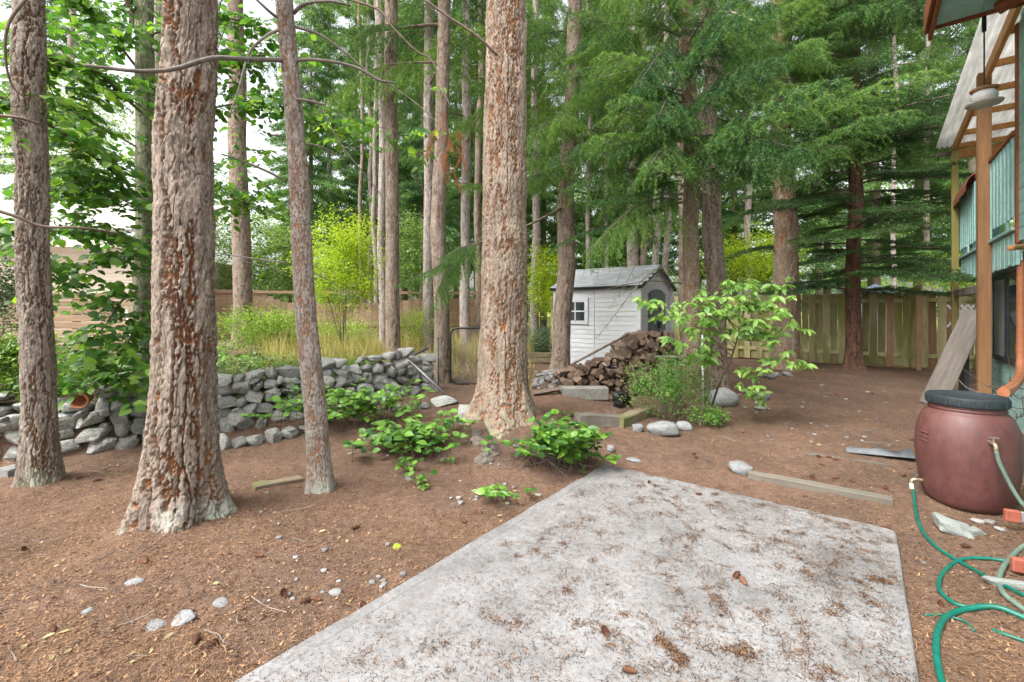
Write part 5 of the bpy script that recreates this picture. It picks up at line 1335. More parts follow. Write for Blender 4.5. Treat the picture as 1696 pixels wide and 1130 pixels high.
# roof: shingled panels
pitch = math.atan2(rh, sw_ / 2); sl2 = math.hypot(rh, sw_ / 2) + .12
for sgn, y0 in ((-1, 0), (1, sw_)):
    Mx = Matrix.Translation((-sl_ / 2, sw_ / 2, eh + rh)) @ Matrix.Rotation((pitch if sgn < 0 else -pitch), 4, 'X')
    V, F = cbox(0, sgn * sl2 / 2, -.025, sl_ + .16, sl2, .04, .008)
    rf = part('roof_panel', V, F, M_['dark_frame'] if False else M_['shed_roof'], shed); rf.matrix_basis = Mx
    V, F = cbox(0, sgn * (sl2 - .005), -.035, sl_ + .18, .03, .07, .006); link('eave_trim', make_mesh('eave_trim', V, F, [M_['dark_frame']], {'tint': np.full(len(V), .5)}), rf)
    V, F = cbox((sl_ + .17) / 2, sgn * sl2 / 2, -.04, .03, sl2, .075, .006); link('rake_trim', make_mesh('rake_trim', V, F, [M_['dark_frame']], {'tint': np.full(len(V), .5)}), rf)
    if sgn < 0:
        me = box_mesh('shingle', .155, .13, .012, M_['shed_roof'], .004)
        for r_ in range(9):
            for c_ in range(14):
                link('shingle', me, rf, Matrix.Translation((-sl_ / 2 - .03 + .085 + c_ * .162 + (.08 if r_ % 2 else 0) - .03, -.07 - r_ * .128, .003 + .004 * (r_ % 2))) @ Matrix.Rotation(-.05, 4, 'X'))
V, F = cbox(-sl_ / 2, sw_ / 2, eh + rh + .005, sl_ + .17, .12, .03, .01); part('ridge_cap', V, F, M_['shed_roof'], shed)
# window on the long side
wx, wz = -1.56, 1.17
V, F = cbox(wx, -.005, wz, .66, .05, .62, .012); win = part('window', V, F, M_['shed'], shed)
ys = np.linspace(-.33, .33, 9); Vt = [(wx + q_, -.03, wz + .30 + h_) for q_ in ys for h_ in (0, .10 * (1 - (q_ / .35) ** 2) + .01)] + [(wx + q_, .02, wz + .30 + h_) for q_ in ys for h_ in (0, .10 * (1 - (q_ / .35) ** 2) + .01)]
ff = []
for i in range(8):
    a_ = 2 * i; ff += [[a_, a_ + 2, a_ + 3, a_ + 1], [a_ + 1, a_ + 3, a_ + 21, a_ + 19]]
part('window_head', np.array(Vt), np.array(ff), M_['shed'], shed)
gm, nt, out = node_mat('window_glass'); b = NB(nt)
p = b.n("ShaderNodeBsdfPrincipled"); p.inputs['Base Color'].default_value = (.03, .045, .055, 1); p.inputs['Roughness'].default_value = .06; p.inputs['Specular IOR Level'].default_value = .8
b.l(p.outputs[0], out.inputs[0]); M_['glass'] = gm
for i in (-1, 1):
    for j in (-1, 1):
        V, F = cbox(wx + i * .125, -.032, wz + j * .115, .22, .012, .20, .002); link('pane', make_mesh('pane', V, F, [gm], {'tint': np.full(len(V), .5)}), win)
V, F = cbox(wx, -.04, wz, .025, .02, .46, .003); link('muntin', make_mesh('muntin', V, F, [M_['white']], {'tint': np.full(len(V), .5)}), win)
V, F = cbox(wx, -.041, wz, .50, .02, .025, .003); link('muntin', make_mesh('muntin', V, F, [M_['white']], {'tint': np.full(len(V), .5)}), win)

# ---------------------------------------------------------------- firewood: every log its own thing
def log_mesh(name, kind, seed):
    rg = np.random.default_rng(seed)
    if kind == 'round': a_ = np.linspace(0, 2 * np.pi, 12, endpoint=False); prof = np.stack([np.cos(a_), np.sin(a_)], -1) * (1 + rg.normal(0, .05, 12))[:, None]
    elif kind == 'half': a_ = np.linspace(0, np.pi, 8); prof = np.stack([np.cos(a_), np.sin(a_) - .4], -1) * (1 + rg.normal(0, .06, 8))[:, None]
    else:
        w_ = rg.uniform(1.1, 1.8); a_ = np.linspace(-w_ / 2, w_ / 2, 5); prof = np.concatenate([[[-.7, .05]], np.stack([np.cos(a_) * 1.15 - .35, np.sin(a_) * 1.25], -1)]) + rg.normal(0, .05, (6, 2))
    k = len(prof); xs = np.linspace(-.5, .5, 4); V = []
    for i, x_ in enumerate(xs):
        q = prof * (1 + rg.normal(0, .05, (k, 1))) + rg.normal(0, .04, (1, 2)); V.append(np.stack([np.full(k, x_ + rg.normal(0, .012)), q[:, 0], q[:, 1]], -1))
    V = np.concatenate(V); a_ = np.arange(k); Q = np.concatenate([np.stack([i * k + a_, i * k + (a_ + 1) % k, (i + 1) * k + (a_ + 1) % k, (i + 1) * k + a_], -1) for i in range(3)])
    caps = np.array([list(range(k))[::-1], [3 * k + q for q in range(k)]])
    me = make_mesh(name, V, [Q, caps], [M_['log'], M_['log_end']], {'tint': np.full(len(V), .5)}, False, np.concatenate([np.zeros(len(Q)), np.ones(2)])) if k >= 4 else None
    return me
LOGS = [log_mesh('firewood_log', kd, 950 + i) for i, kd in enumerate(['split', 'split', 'split', 'split', 'round', 'split', 'half', 'split', 'split'])]
rg = np.random.default_rng(960)
u = 0.0
def pile_top(x): return .56 + .42 * np.clip((x - .85) / 1.45, 0, 1.15) + .30 * sstep(1.7, 2.35, x)
row = 0; z_ = None
for row in range(14):
    for col in range(27):
        x = .80 + col * .086 + (.05 if row % 2 else 0) + rg.normal(0, .018)
        yb = 7.55 + .02 * row + rg.normal(0, .05) + .10 * (x - .8)
        zz = g1(x, yb) + .045 + row * .073 + rg.normal(0, .012)
        if zz > pile_top(x) or x > 2.85: continue
        big = zz > pile_top(x) - .12 and x > 1.9
        me = LOGS[4] if big and rg.random() < .7 else LOGS[rg.integers(len(LOGS))]
        r_ = rg.uniform(.042, .066) * (1.2 if big else 1.0); ln = rg.uniform(.34, .46)
        yaw = math.pi / 2 + rg.normal(0, .3) + (.0 if rg.random() > .3 else rg.normal(0, .7)); 
        o = link('firewood_log', me, None, Matrix.Translation((x, yb + .15, zz)) @ Matrix.Rotation(yaw, 4, 'Z') @ Matrix.Rotation(rg.normal(0, .09), 4, 'Y') @ Matrix.Rotation(rg.random() * 6.283, 4, 'X') @ Matrix.Diagonal((ln, r_ * 1.15, r_ * 1.15, 1)))
        tag(o, 'brown split firewood log in the heap beside the shed', 'log', 'firewood heap')
rg = np.random.default_rng(961)
for (px, py, yaw, ln, lab) in ((905, 655, .2, .42, 'bark-covered wood piece lying between pebbles and concrete block'), (900, 648, 1.2, .3, 'short wood piece leaning at the pebble heap'), (948, 636, 2.2, .34, 'split stick standing out at the left of the firewood heap'), (930, 640, .9, .3, 'pale wood piece at the left foot of the firewood heap')):
    x, y, z = on_ray(px, py); o = link('wood_piece', LOGS[rg.integers(4)], None, Matrix.Translation((x, y, g1(x, y) + .05)) @ Matrix.Rotation(yaw, 4, 'Z') @ Matrix.Rotation(rg.normal(0, .2), 4, 'Y') @ Matrix.Diagonal((ln, .06, .055, 1))); tag(o, lab, 'wood')
pole('long_pole', P(948, 603, 7.6), P(1042, 553, 8.0), .02, M_['twig'], 'long thin brown pole lying up the slope of the firewood', 'pole')
# concrete block in front of the firewood
x, y, z = on_ray(970, 661); zb_ = g1(x, y)
V, F = cbox(0, 0, .085, .72, .22, .19, .012); V += np.random.default_rng(3).normal(0, .003, V.shape)
o = link('concrete_block', make_mesh('concrete_block', V, F, [M_['concrete_old']], {'tint': np.full(len(V), .5)}), None, Matrix.Translation((x, y + .1, zb_)) @ Matrix.Rotation(.02, 4, 'Z')); tag(o, 'long grey concrete block in front of the firewood heap', 'block')
# black plastic bag: crumpled
def crumple(name, seed, size, mat, n=16, amp=.35):
    me = rock_mesh(name, seed, mat, .2, n, amp); me.polygons.foreach_set('use_smooth', np.zeros(len(me.polygons), dtype=bool)); return me
x, y, z = on_ray(1030, 678); bt = thing('plastic_bag', (x, y, g1(x, y)), 'crumpled shiny black plastic bag beside the concrete block', 'bag')
link('bag_body', crumple('bag_body', 971, 1, M_['bag'], 9, .35), bt, rockM((.06, .18, .12), (.30, .22, .22), .4)); link('bag_neck', crumple('bag_neck', 972, 1, M_['bag'], 7, .35), bt, rockM((-.05, .02, .06), (.16, .16, .14), .1)); link('bag_fold', crumple('bag_fold', 973, 1, M_['bag'], 7, .3), bt, rockM((-.03, .11, .13), (.14, .18, .24), .3))
# step timbers
def timber(name, a_, b_, w, h, mat, label, lift=.0, wob=.004, seed=0):
    (ax, ay), (bx, by) = a_, b_; L = math.hypot(bx - ax, by - ay); za, zb = g1(ax, ay) + lift, g1(bx, by) + lift
    n = 9; xs = np.linspace(-L / 2, L / 2, n); c_ = .12 * h; prof = [(-w / 2, 0), (-w / 2, h - c_), (-w / 2 + c_, h), (w / 2 - c_, h), (w / 2, h - c_), (w / 2, 0)]
    V = np.array([(x_, q[0], q[1]) for x_ in xs for q in prof]); rgq = np.random.default_rng(seed); V += np.stack([vnoise(V + seed, 9, seed) * wob, vnoise(V + seed, 8, seed + 1) * wob, vnoise(V + seed, 8, seed + 2) * wob], -1)
    k = 6; i = np.arange(k); Q = np.concatenate([np.stack([r_ * k + i, r_ * k + (i + 1) % k, (r_ + 1) * k + (i + 1) % k, (r_ + 1) * k + i], -1) for r_ in range(n - 1)])[:, ::-1]
    caps = np.array([list(range(k)), [(n - 1) * k + q for q in range(k)][::-1]])
    Mx = Matrix.Translation(((ax + bx) / 2, (ay + by) / 2, (za + zb) / 2 - .02)) @ Matrix.Rotation(math.atan2(by - ay, bx - ax), 4, 'Z') @ Matrix.Rotation(-math.atan2(zb - za, L), 4, 'Y')
    o = link(name, make_mesh(name, V, [Q.copy(), caps], [mat], {'tint': np.full(len(V), .5)}), None, Mx); return tag(o, label, 'timber')
def gp2(px, py): q = on_ray(px, py); return q[0], q[1]
timber('step_timber', gp2(955, 700), gp2(1026, 705), .13, .15, M_['timber'], 'split weathered step timber above the salal clump', 0, .012, 5)
timber('step_timber', gp2(1024, 708), gp2(1072, 690), .15, .15, M_['timber_mossy'], 'short mossy timber end beside the small round stone', 0, .01, 6)
timber('edging_timber', gp2(1240, 790), gp2(1478, 836), .09, .075, M_['timber'], 'long weathered edging timber right behind the slab', 0, .003, 7)
timber('edging_board', gp2(1332, 752), gp2(1470, 768), .07, .03, M_['timber'], 'thin half-buried board behind the edging timber', 0, .003, 8)
timber('edging_board', gp2(1385, 728), gp2(1490, 736), .03, .025, M_['timber'], 'thinnest half-buried board beyond the grey plastic piece', 0, .003, 9)
timber('rotten_log', gp2(418, 812), gp2(497, 794), .11, .05, M_['timber_mossy'], 'rotten flat log beside the slender trunk', 0, .012, 10)
# grey plastic sheet, bent
x, y, z = on_ray(1462, 757)
u_ = np.linspace(0, 1, 12); rows = []
for t_ in u_:
    w = .04 + .17 * t_ ** .7
    rows += [(-.32 + .62 * t_, -w * .2 - .0, .012 + .02 * t_), (-.32 + .62 * t_, .25 * w, .035 + .03 * math.sin(t_ * 5)), (-.32 + .62 * t_, w, .02 + .045 * math.sin(t_ * 7 + 1) ** 2)]
V = np.array(rows); V2 = V - np.array([0, 0, .008]); k = 3
ff = [[i * 3 + j, (i + 1) * 3 + j, (i + 1) * 3 + j + 1, i * 3 + j + 1] for i in range(11) for j in range(2)]; ff2 = [[a + 36 for a in q[::-1]] for q in ff]
ed = [[i * 3, i * 3 + 36, (i + 1) * 3 + 36, (i + 1) * 3] for i in range(11)] + [[(i + 1) * 3 + 2, (i + 1) * 3 + 38, i * 3 + 38, i * 3 + 2] for i in range(11)]
o = link('plastic_sheet', make_mesh('plastic_sheet', np.concatenate([V, V2]), np.array(ff + ff2 + ed), [M_['slate']], {'tint': np.full(72, .5)}, True), None, Matrix.Translation((x, y, g1(x, y) + .01)) @ Matrix.Rotation(math.radians(-24), 4, 'Z')); tag(o, 'bent grey plastic edging piece lying beside the red barrel', 'plastic')
# thin pole and wooden stand behind the bush
x = (1165 - 848) / FPX * 6.9; pole('white_pole', (x, 6.9, g1(x, 6.9) - .03), P(1163, 555, 6.9), .013, M_['white'], 'thin white pole leaning between the two fir trunks', 'pole')
x = (1112 - 848) / FPX * 6.85; z = g1(x, 6.85)
st = thing('wooden_stand', (x, 6.85, z), 'old wooden stand with a small shelf behind the small-leaved bush', 'stand')
for dx_, w_ in ((-.13, .075), (.09, .09)):
    V, F = cbox(dx_, 0, .38, w_, .06, .82, .006); part('post', V, F, M_['wood_grey'], st)
V, F = cbox(-.02, 0, .80, .42, .14, .025, .004); part('shelf', V, F, M_['wood_grey'], st)

# ---------------------------------------------------------------- mossy board fence, square to the house
FS = 14.0
fx, fy = SP(FS, 0.0)
fen = thing('board_fence', (fx, fy, g1(fx, fy)), 'tall mossy wooden board fence at the back of the yard', 'fence', None, ROT); fz = g1(fx, fy)
rg = np.random.default_rng(980)
FBM = [box_mesh('board', .15, .02, 1.74, M_['fence'], .004, .0015, i) for i in range(4)] + [box_mesh('board', .15, .02, 1.74, M_['fence_red'], .004, .0015, 9)]
i = 0
pp = -9.0
while pp < 4.2:
    front = i % 2 == 0; wx_, wy_ = SP(FS, pp); z = g1(wx_, wy_) - fz
    me = FBM[4] if rg.random() < .06 else FBM[rg.integers(4)]
    link('board', me, fen, Matrix.Translation((pp, -.032 if front else .032, z + .92 + rg.normal(0, .008))) @ Matrix.Rotation(rg.normal(0, .006), 4, 'Y') @ Matrix.Diagonal((rg.uniform(.93, 1.0), 1, 1, 1)))
    pp += .148 + rg.uniform(-.003, .012); i += 1
for pp in np.arange(-8.6, 4.4, 2.4):
    wx_, wy_ = SP(FS, pp); z = g1(wx_, wy_) - fz
    V, F = cbox(pp, -.095, z + .93, .09, .09, 1.96, .006); part('post', V, F, M_['fence_red'], fen)
    for zr in (.32, 1.6):
        L = 2.4; wx2, wy2 = SP(FS, pp + 1.2); z2 = g1(wx2, wy2) - fz
        V, F = cbox(pp + 1.2, 0, z2 + zr, L - .01, .038, .09, .005); part('rail', V, F, M_['fence'], fen)
    V, F = cbox(pp + 1.2, .062, z2 + .12, 2.38, .03, .22, .005); part('kick_board', V, F, M_['fence_red'], fen)
# blue-roofed play house beyond the fence
x, y = (1449 - 848) / FPX * 17, 17.0; z = g1(x, y)
ph = thing('shed_roof_beyond', (x, y, z), 'small blue-grey gabled roof peeking over the mossy fence', 'shed', None, ROT)
V, F = cbox(0, 0, .95, 1.3, 1.3, 1.9, .01); part('wall', V, F, M_['slate'], ph)
V = np.array([(-.8, -.8, 1.85), (.8, -.8, 1.85), (0, -.8, 2.32), (-.8, .8, 1.85), (.8, .8, 1.85), (0, .8, 2.32)]); part('roof', V, [np.array([[0, 2, 5, 3], [2, 1, 4, 5], [0, 3, 4, 1]]), np.array([[0, 1, 2], [3, 5, 4]])], M_['bluebox'], ph)

# ---------------------------------------------------------------- tan fence behind the bank, slatted fence and cream house on the left
bx0, by0 = (300 - 848) / FPX * 14.5, 14.5
bf = thing('back_fence', (bx0, by0, g1(bx0, by0)), 'tan board fence running behind the yellow-green bushes', 'fence'); bz0 = g1(bx0, by0)
BM_ = [box_mesh('board', .2, .02, 1.6, M_['slat'], .004, .0015, 20 + i_) for i_ in range(3)]
for i in range(46):
    x = bx0 + i * .205; y = by0 + i * .03; link('board', BM_[i % 3], bf, Matrix.Translation((i * .205, i * .03, g1(x, y) - bz0 + .8)) @ Matrix.Rotation(.14, 4, 'Z'))
for zz in (.35, 1.45): V, F = cbox(4.7, .72, zz + .05, 9.5, .03, .09, .004); o = part('rail', V, F, M_['slat'], bf); o.rotation_euler = (0, 0, 0.0); o.matrix_basis = Matrix.Translation((0, -.04, 0)) @ Matrix.Translation((4.7, .7, 0)) @ Matrix.Rotation(.145, 4, 'Z') @ Matrix.Translation((-4.7, -.72, 0))
sx0, sy0 = -9.2, 8.6
sf = thing('slatted_fence', (sx0, sy0, g1(sx0, sy0)), 'brown horizontal slat fence in front of the cream house', 'fence'); sz0 = g1(sx0, sy0)
me = box_mesh('slat', 3.0, .025, .125, M_['slat'], .004, .001, 33)
for i in range(9): link('slat', me, sf, Matrix.Translation((.85, 0, .08 + i * .138)))
for dx_ in (-.6, .85, 2.3): V, F = cbox(dx_, .06, .62, .1, .09, 1.3, .005); part('post', V, F, M_['slat'], sf)
pole('white_stake', (-6.95, 8.35, g1(-6.95, 8.35)), (-7.18, 8.4, g1(-6.95, 8.35) + .95), .022, M_['white'], 'thin white stake leaning against the slat fence', 'stake')
nh = thing('cream_house', (-14.4, 12.2, g1(-14.4, 12.2)), 'cream sided house with pale shingled gable beyond the slat fence', 'house', None, .12)
V, F = cbox(0, 3, 1.3, 8.4, 6, 2.7, .02); part('wall', V, F, M_['cream'], nh)
me = box_mesh('siding_board', 8.42, .03, .19, M_['cream'], .012)
for i in range(14): link('siding_board', me, nh, Matrix.Translation((0, -.012, .12 + i * .19)) @ Matrix.Rotation(-.07, 4, 'X'))
V, F = cbox(0, 1.6, 0, 9.3, 4.6, .08, .01)
rf = part('roof', V, F, M_['roof_far'], nh); rf.matrix_basis = Matrix.Translation((0, -.15, 3.25)) @ Matrix.Rotation(.36, 4, 'X')
me = box_mesh('shingle_row', 9.2, .2, .016, M_['roof_far'], .004)
for i in range(19): link('shingle_row', me, rf, Matrix.Translation((0, -.58 + i * .2, .047)) @ Matrix.Rotation(.045, 4, 'X'))
V, F = cbox(0, -.92, 2.62, 9.3, .04, .18, .006); part('fascia', V, F, M_['cream'], nh)
# timber stubs at the shed foot
x, y = (893 - 848) / FPX * 10.2, 10.2
tb = thing('planter_edge', (x, y, g1(x, y)), 'low mossy timber edging under the clipped hedge', 'edging')
for i in range(2): V, F = cbox(0, 0, .06 + i * .115, .6, .11, .11, .008); part('timber', V, F, M_['timber_mossy'], tb)
# ---------------------------------------------------------------- the teal house on the right
H0 = (9.0, 1.6)                                     # s, p of its origin
hx0, hy0 = SP(*H0)
house = thing('teal_house', (hx0, hy0, 0.0), 'teal sided house with balcony and brown trim at the right', 'house', None, ROT)
def hbox(name, p0, p1, s0, s1, z0, z1, mat, par=house, c=.006):
    V, F = cbox((p0 + p1) / 2 - H0[1], (s0 + s1) / 2 - H0[0], (z0 + z1) / 2, p1 - p0, s1 - s0, z1 - z0, c)
    return link(name, make_mesh(name, V, F, [mat], {'tint': np.full(len(V), .5)}), par)
hbox('lower_wall', 1.62, 6.0, 2.0, 10.5, -.3, 2.3, M_['teal'])
W0, W1, WZ0, WZ1 = 8.15, 9.97, .90, 2.10
z = -.05
def lap(p, s0, s1, z):
    o = hbox('siding_board', p - .016, p + .012, s0, s1, z, z + .148, M_['teal'], house, .005); return o
while z < 2.28:
    if z + .075 > WZ0 - .05 and z + .075 < WZ1 + .05:
        lap(1.61, 2.0, W0 - .05, z); lap(1.61, W1 + .05, 10.5, z)
    else: lap(1.61, 2.0, 10.5, z)
    z += .152
for o in list(house.children):
    pass
hbox('corner_board', 1.575, 1.66, 10.44, 10.53, -.1, 2.3, M_['teal'])
win = hbox('window', 1.585, 1.63, W0, W1, WZ0, WZ1, M_['dark_frame'], house, .004)
hbox('window_frame', 1.56, 1.60, W0 - .02, W0 + .05, WZ0 - .02, WZ1 + .02, M_['dark_frame'], win); hbox('window_frame', 1.56, 1.60, W1 - .05, W1 + .02, WZ0 - .02, WZ1 + .02, M_['dark_frame'], win)
hbox('window_frame', 1.558, 1.602, W0 - .02, W1 + .02, WZ0 - .03, WZ0 + .05, M_['dark_frame'], win); hbox('window_frame', 1.558, 1.602, W0 - .02, W1 + .02, WZ1 - .05, WZ1 + .03, M_['dark_frame'], win)
hbox('window_frame', 1.556, 1.604, 9.10, 9.22, WZ0, WZ1, M_['dark_frame'], win)
sm, nt, out = node_mat('insect_screen'); b = NB(nt); v = b.coord((1, 1, .2), rnd=False)
p = b.n("ShaderNodeBsdfPrincipled"); b.l(b.ramp(b.noise(v, 3, 4, .6, .5), [(.3, (.10, .11, .12)), (.6, (.2, .215, .23)), (.8, (.42, .44, .46))]), p.inputs['Base Color']); p.inputs['Roughness'].default_value = .35; b.l(p.outputs[0], out.inputs[0])
hbox('pane', 1.57, 1.59, 9.22, W1 - .05, WZ0 + .05, WZ1 - .05, sm, win, .001); hbox('pane', 1.57, 1.59, W0 + .05, 9.10, WZ0 + .05, WZ1 - .05, M_['glass'], win, .001)
# balcony: skirt boards, deck, railing boards, rails
B0, B1 = 7.95, 11.9
bal = hbox('balcony_deck', 1.49, 4.5, B0, B1, 2.44, 2.56, M_['wood_grey'])
rg = np.random.default_rng(1000)
s = B0 + .06
while s < B1:
    hbox('skirt_board', 1.44 - .004 * (int(s * 10) % 2), 1.475, s - .05, s + .045, 2.15 + rg.normal(0, .006), 2.55, M_['teal'], bal, .004); s += .112
hbox('skirt_backing', 1.477, 1.495, B0, B1, 2.2, 2.55, M_['teal'], bal); hbox('ledge', 1.40, 1.50, B0, B1, 2.562, 2.60, M_['teal'], bal)
s = B0 + .05; i = 0
while s < B1:
    hbox('railing_board', 1.432 - (.012 if i % 2 else 0), 1.452 - (.012 if i % 2 else 0), s - .052, s + .052, 2.73 + rg.normal(0, .004) - (.13 if i % 9 == 4 else 0), 3.70, M_['teal'], bal, .003); s += .098; i += 1
hbox('top_rail', 1.40, 1.50, B0, 10.2, 3.702, 3.76, M_['brown_trim'], bal); hbox('bottom_rail', 1.455, 1.49, B0, B1, 2.78, 2.86, M_['brown_trim'], bal); hbox('back_rail', 1.455, 1.49, B0, B1, 3.5, 3.6, M_['brown_trim'], bal)
for s in (9.4, 10.8, 11.85): hbox('railing_post', 1.46, 1.55, s - .045, s + .045, 2.56, 3.70, M_['teal'], bal)
# moulded red covers over the far rail
for k_, (s0, s1) in enumerate(((10.35, 11.1), (11.05, 11.8))):
    a_ = np.linspace(-.2, np.pi + .2, 9); rr = .13 - .012 * k_
    V = np.array([((1.45 - H0[1]) - rr * 1.05 * math.cos(q_), sv - H0[0], 3.62 + .22 * max(math.sin(q_), -.6) - .02 * k_) for sv in (s0, s1) for q_ in a_]); n_ = 9
    V = np.concatenate([V, V * 1.0 + np.array([0, 0, -.02])])
    ff = [[i, i + 1, n_ + i + 1, n_ + i] for i in range(n_ - 1)]; ff += [[18 + q_ for q_ in f_[::-1]] for f_ in ff]; ff += [[i, 18 + i, 18 + i + 1, i + 1] for i in range(n_ - 1)] + [[n_ + i, n_ + i + 1, 27 + i + 1, 27 + i] for i in range(n_ - 1)]
    link('rail_cover', make_mesh('rail_cover', V, np.array(ff), [M_['red_cap']], {'tint': np.full(len(V), .5)}), bal)
# upper storey, soffit, fascia
hbox('upper_wall', 1.47, 6.0, 2.0, 7.92, 2.3, 5.3, M_['teal'])
z = 2.42
while z < 4.95: lap(1.46, 2.0, 7.86, z); z += .152
hbox('corner_trim', 1.425, 1.50, 7.86, 7.95, 2.40, 5.0, M_['brown_trim'])
for k_, (p0, p1) in enumerate(((.66, 1.05), (1.053, 1.44))): hbox('soffit_board', p0, p1, 2.0, 7.33, 4.99, 5.03, M_['teal'], house, .004)
hbox('roof_deck', .60, 6.2, 2.0, 7.38, 5.06, 5.14, M_['teal'])
hbox('fascia', .615, .655, 2.0, 7.40, 4.86, 5.16, M_['brown_trim']); hbox('fascia', .575, .612, 2.0, 7.36, 4.93, 5.2, M_['brown_trim']); hbox('rake_trim', .658, 1.46, 7.335, 7.375, 4.955, 5.05, M_['brown_trim'])
V, F = tube([np.array([1.16 - 1.6, 7.15 - 9, 4.90]), np.array([1.46 - 1.6, 6.95 - 9, 4.98])], .075, 8); link('rafter_tail', make_mesh('rafter_tail', V, F, [M_['brown_trim']], {'tint': np.full(len(V), .5)}), house)
# downspout along the wall, elbow to the barrel
dp = smooth_path([P(1694, 300, 5.45), P(1693, 450, 5.4), P(1692, 590, 5.3), P(1690, 622, 5.1), P(1678, 640, 4.6), P(1662, 650, 4.15)], 8)
V, F = tube(dp, .045 + .004 * np.sin(np.arange(len(dp)) * 2.2) * (np.arange(len(dp)) > 14), 8)
o = link('downspout', make_mesh('downspout', V - np.array([dp[-1][0], dp[-1][1], 0]), F, [M_['copper']], {'tint': np.full(len(V), .5)}), None, None, (dp[-1][0], dp[-1][1], 0)); tag(o, 'orange-brown downspout bending over to the red barrel', 'downspout')
V, F = tube(smooth_path([P(1674, 411, 5.0), P(1684, 410, 5.1), P(1705, 408, 5.3), P(1760, 405, 5.6)], 5), .032, 10)
o = link('drain_pipe', make_mesh('drain_pipe', V, F, [M_['beam_wood']], {'tint': np.full(len(V), .5)}, True)); tag(o, 'mossy yellow pipe end sticking out under the balcony', 'pipe')

# ---------------------------------------------------------------- patio cover on tall posts
C0 = (9.31, 1.37); cxx, cyy = SP(*C0); cz0 = g1(cxx, cyy)
pc = thing('patio_cover', (cxx, cyy, cz0), 'open timber patio cover with corrugated translucent roof over the balcony', 'patio cover', None, ROT)
def pbox(name, p0, p1, s0, s1, z0, z1, mat, c=.006):
    V, F = cbox((p0 + p1) / 2 - C0[1], (s0 + s1) / 2 - C0[0], (z0 + z1) / 2 - cz0, p1 - p0, s1 - s0, z1 - z0, c); return link(name, make_mesh(name, V, F, [mat], {'tint': np.full(len(V), .5)}), pc)
pbox('post', 1.30, 1.44, 9.24, 9.38, cz0 - .1, 5.02, M_['post_wood']); pbox('post', 1.31, 1.41, 11.79, 11.89, cz0 - .1, 4.62, M_['post_moss'])
def zr_(s): return 4.70 + (11.9 - s) / 4.5 * .36
for p_ in (1.37, 2.6, 3.9):
    V, F = cbox(0, 0, 0, .05, 5.1, .17, .005)
    o = link('rafter', make_mesh('rafter', V, F, [M_['beam_wood']], {'tint': np.full(len(V), .5)}), pc); o.matrix_basis = Matrix.Translation((p_ - C0[1], 9.55 - C0[0], zr_(9.55) - cz0)) @ Matrix.Rotation(-math.atan(.36 / 4.5), 4, 'X')
for s in (7.3, 8.1, 8.9, 9.7, 10.5, 11.3, 11.95): pbox('purlin', 1.42, 4.2, s - .02, s + .02, zr_(s) - .02, zr_(s) + .075, M_['beam_wood'])
pbox('beam', 1.38, 4.2, 11.80, 11.86, 4.46, 4.62, M_['beam_wood']); pbox('brace_rail', 1.335, 1.375, 9.38, 11.79, 1.86, 1.99, M_['wood_grey'])
pbox('bracket', 1.302, 1.309, 11.80, 11.88, 4.38, 4.54, M_['metal'], .001)
rm, nt, out = node_mat('corrugated_plastic'); b = NB(nt); v = b.coord((1, .2, 1), rnd=False)
col = b.ramp(b.noise(v, 4, 5, .7), [(.3, (.52, .52, .49)), (.65, (.80, .80, .78))])
d_ = b.n("ShaderNodeBsdfDiffuse"); t_ = b.n("ShaderNodeBsdfTranslucent"); b.l(col, d_.inputs['Color']); b.l(col, t_.inputs['Color'])
mx = b.n("ShaderNodeMixShader"); mx.inputs[0].default_value = .6; b.l(d_.outputs[0], mx.inputs[1]); b.l(t_.outputs[0], mx.inputs[2]); b.l(mx.outputs[0], out.inputs[0])
ps = np.arange(1.12, 4.3, .0095); zz = .016 * np.sin((ps - 1.12) / .076 * 2 * np.pi)
n_ = len(ps); ss = np.linspace(7.0, 12.15, 4)
V = np.array([(p_ - C0[1], s - C0[0], zr_(s) + .115 + w_ - cz0) for s in ss for p_, w_ in zip(ps, zz)]); V2 = V - np.array([0, 0, .003]); nn = len(V)
ff = np.array([[r_ * n_ + i, r_ * n_ + i + 1, (r_ + 1) * n_ + i + 1, (r_ + 1) * n_ + i] for r_ in range(3) for i in range(n_ - 1)])
link('roof_sheet', make_mesh('roof_sheet', np.concatenate([V, V2]), np.concatenate([ff, ff[:, ::-1] + nn]), [rm], {'tint': np.full(2 * nn, .5)}, True), pc)
pbox('edge_board', 1.14, 1.40, 12.10, 12.16, 4.62, 4.70, M_['wood_grey'])

# ---------------------------------------------------------------- hanging bird feeder
fd = P(1630, 160, 5.15)
bf_ = thing('bird_feeder', (fd[0], fd[1], fd[2] - .09), 'white bowl bird feeder between two plates hanging from the eave', 'bird feeder')
def lpart(name, prof, mat, par, n=24, dz=0): 
    V, F = lathe(prof, n); V[:, 2] += dz; return link(name, make_mesh(name, V, F, [mat], {'tint': np.full(len(V), .5)}, True), par)
bf_.scale = (1.25, 1.25, 1.25)
tray = mat_basic('feeder_plate', (.34, .3, .25), (.47, .43, .37), 9, .6, .2, .002, 40, vary=.1)
lpart('base_plate', [(0, -.02), (.06, -.018), (.125, .0), (.13, .012), (.10, .012), (.05, .0), (0, .0)], tray, bf_); lpart('bowl', [(.03, .0), (.07, .015), (.092, .055), (.09, .09), (.07, .115), (.0, .12)], M_['white'], bf_)
lpart('top_plate', [(.0, .118), (.05, .118), (.095, .128), (.10, .138), (.05, .145), (0, .15)], M_['post_wood'], bf_)
V, F = tube([(0, 0, .145), (0, 0, .6), (0, 0, (4.985 - fd[2] + .09) / 1.25)], .006, 6); link('chain', make_mesh('chain', V, F, [M_['dark_frame']], {'tint': np.full(len(V), .5)}), bf_)
hk = (4.985 - fd[2] + .09) / 1.25
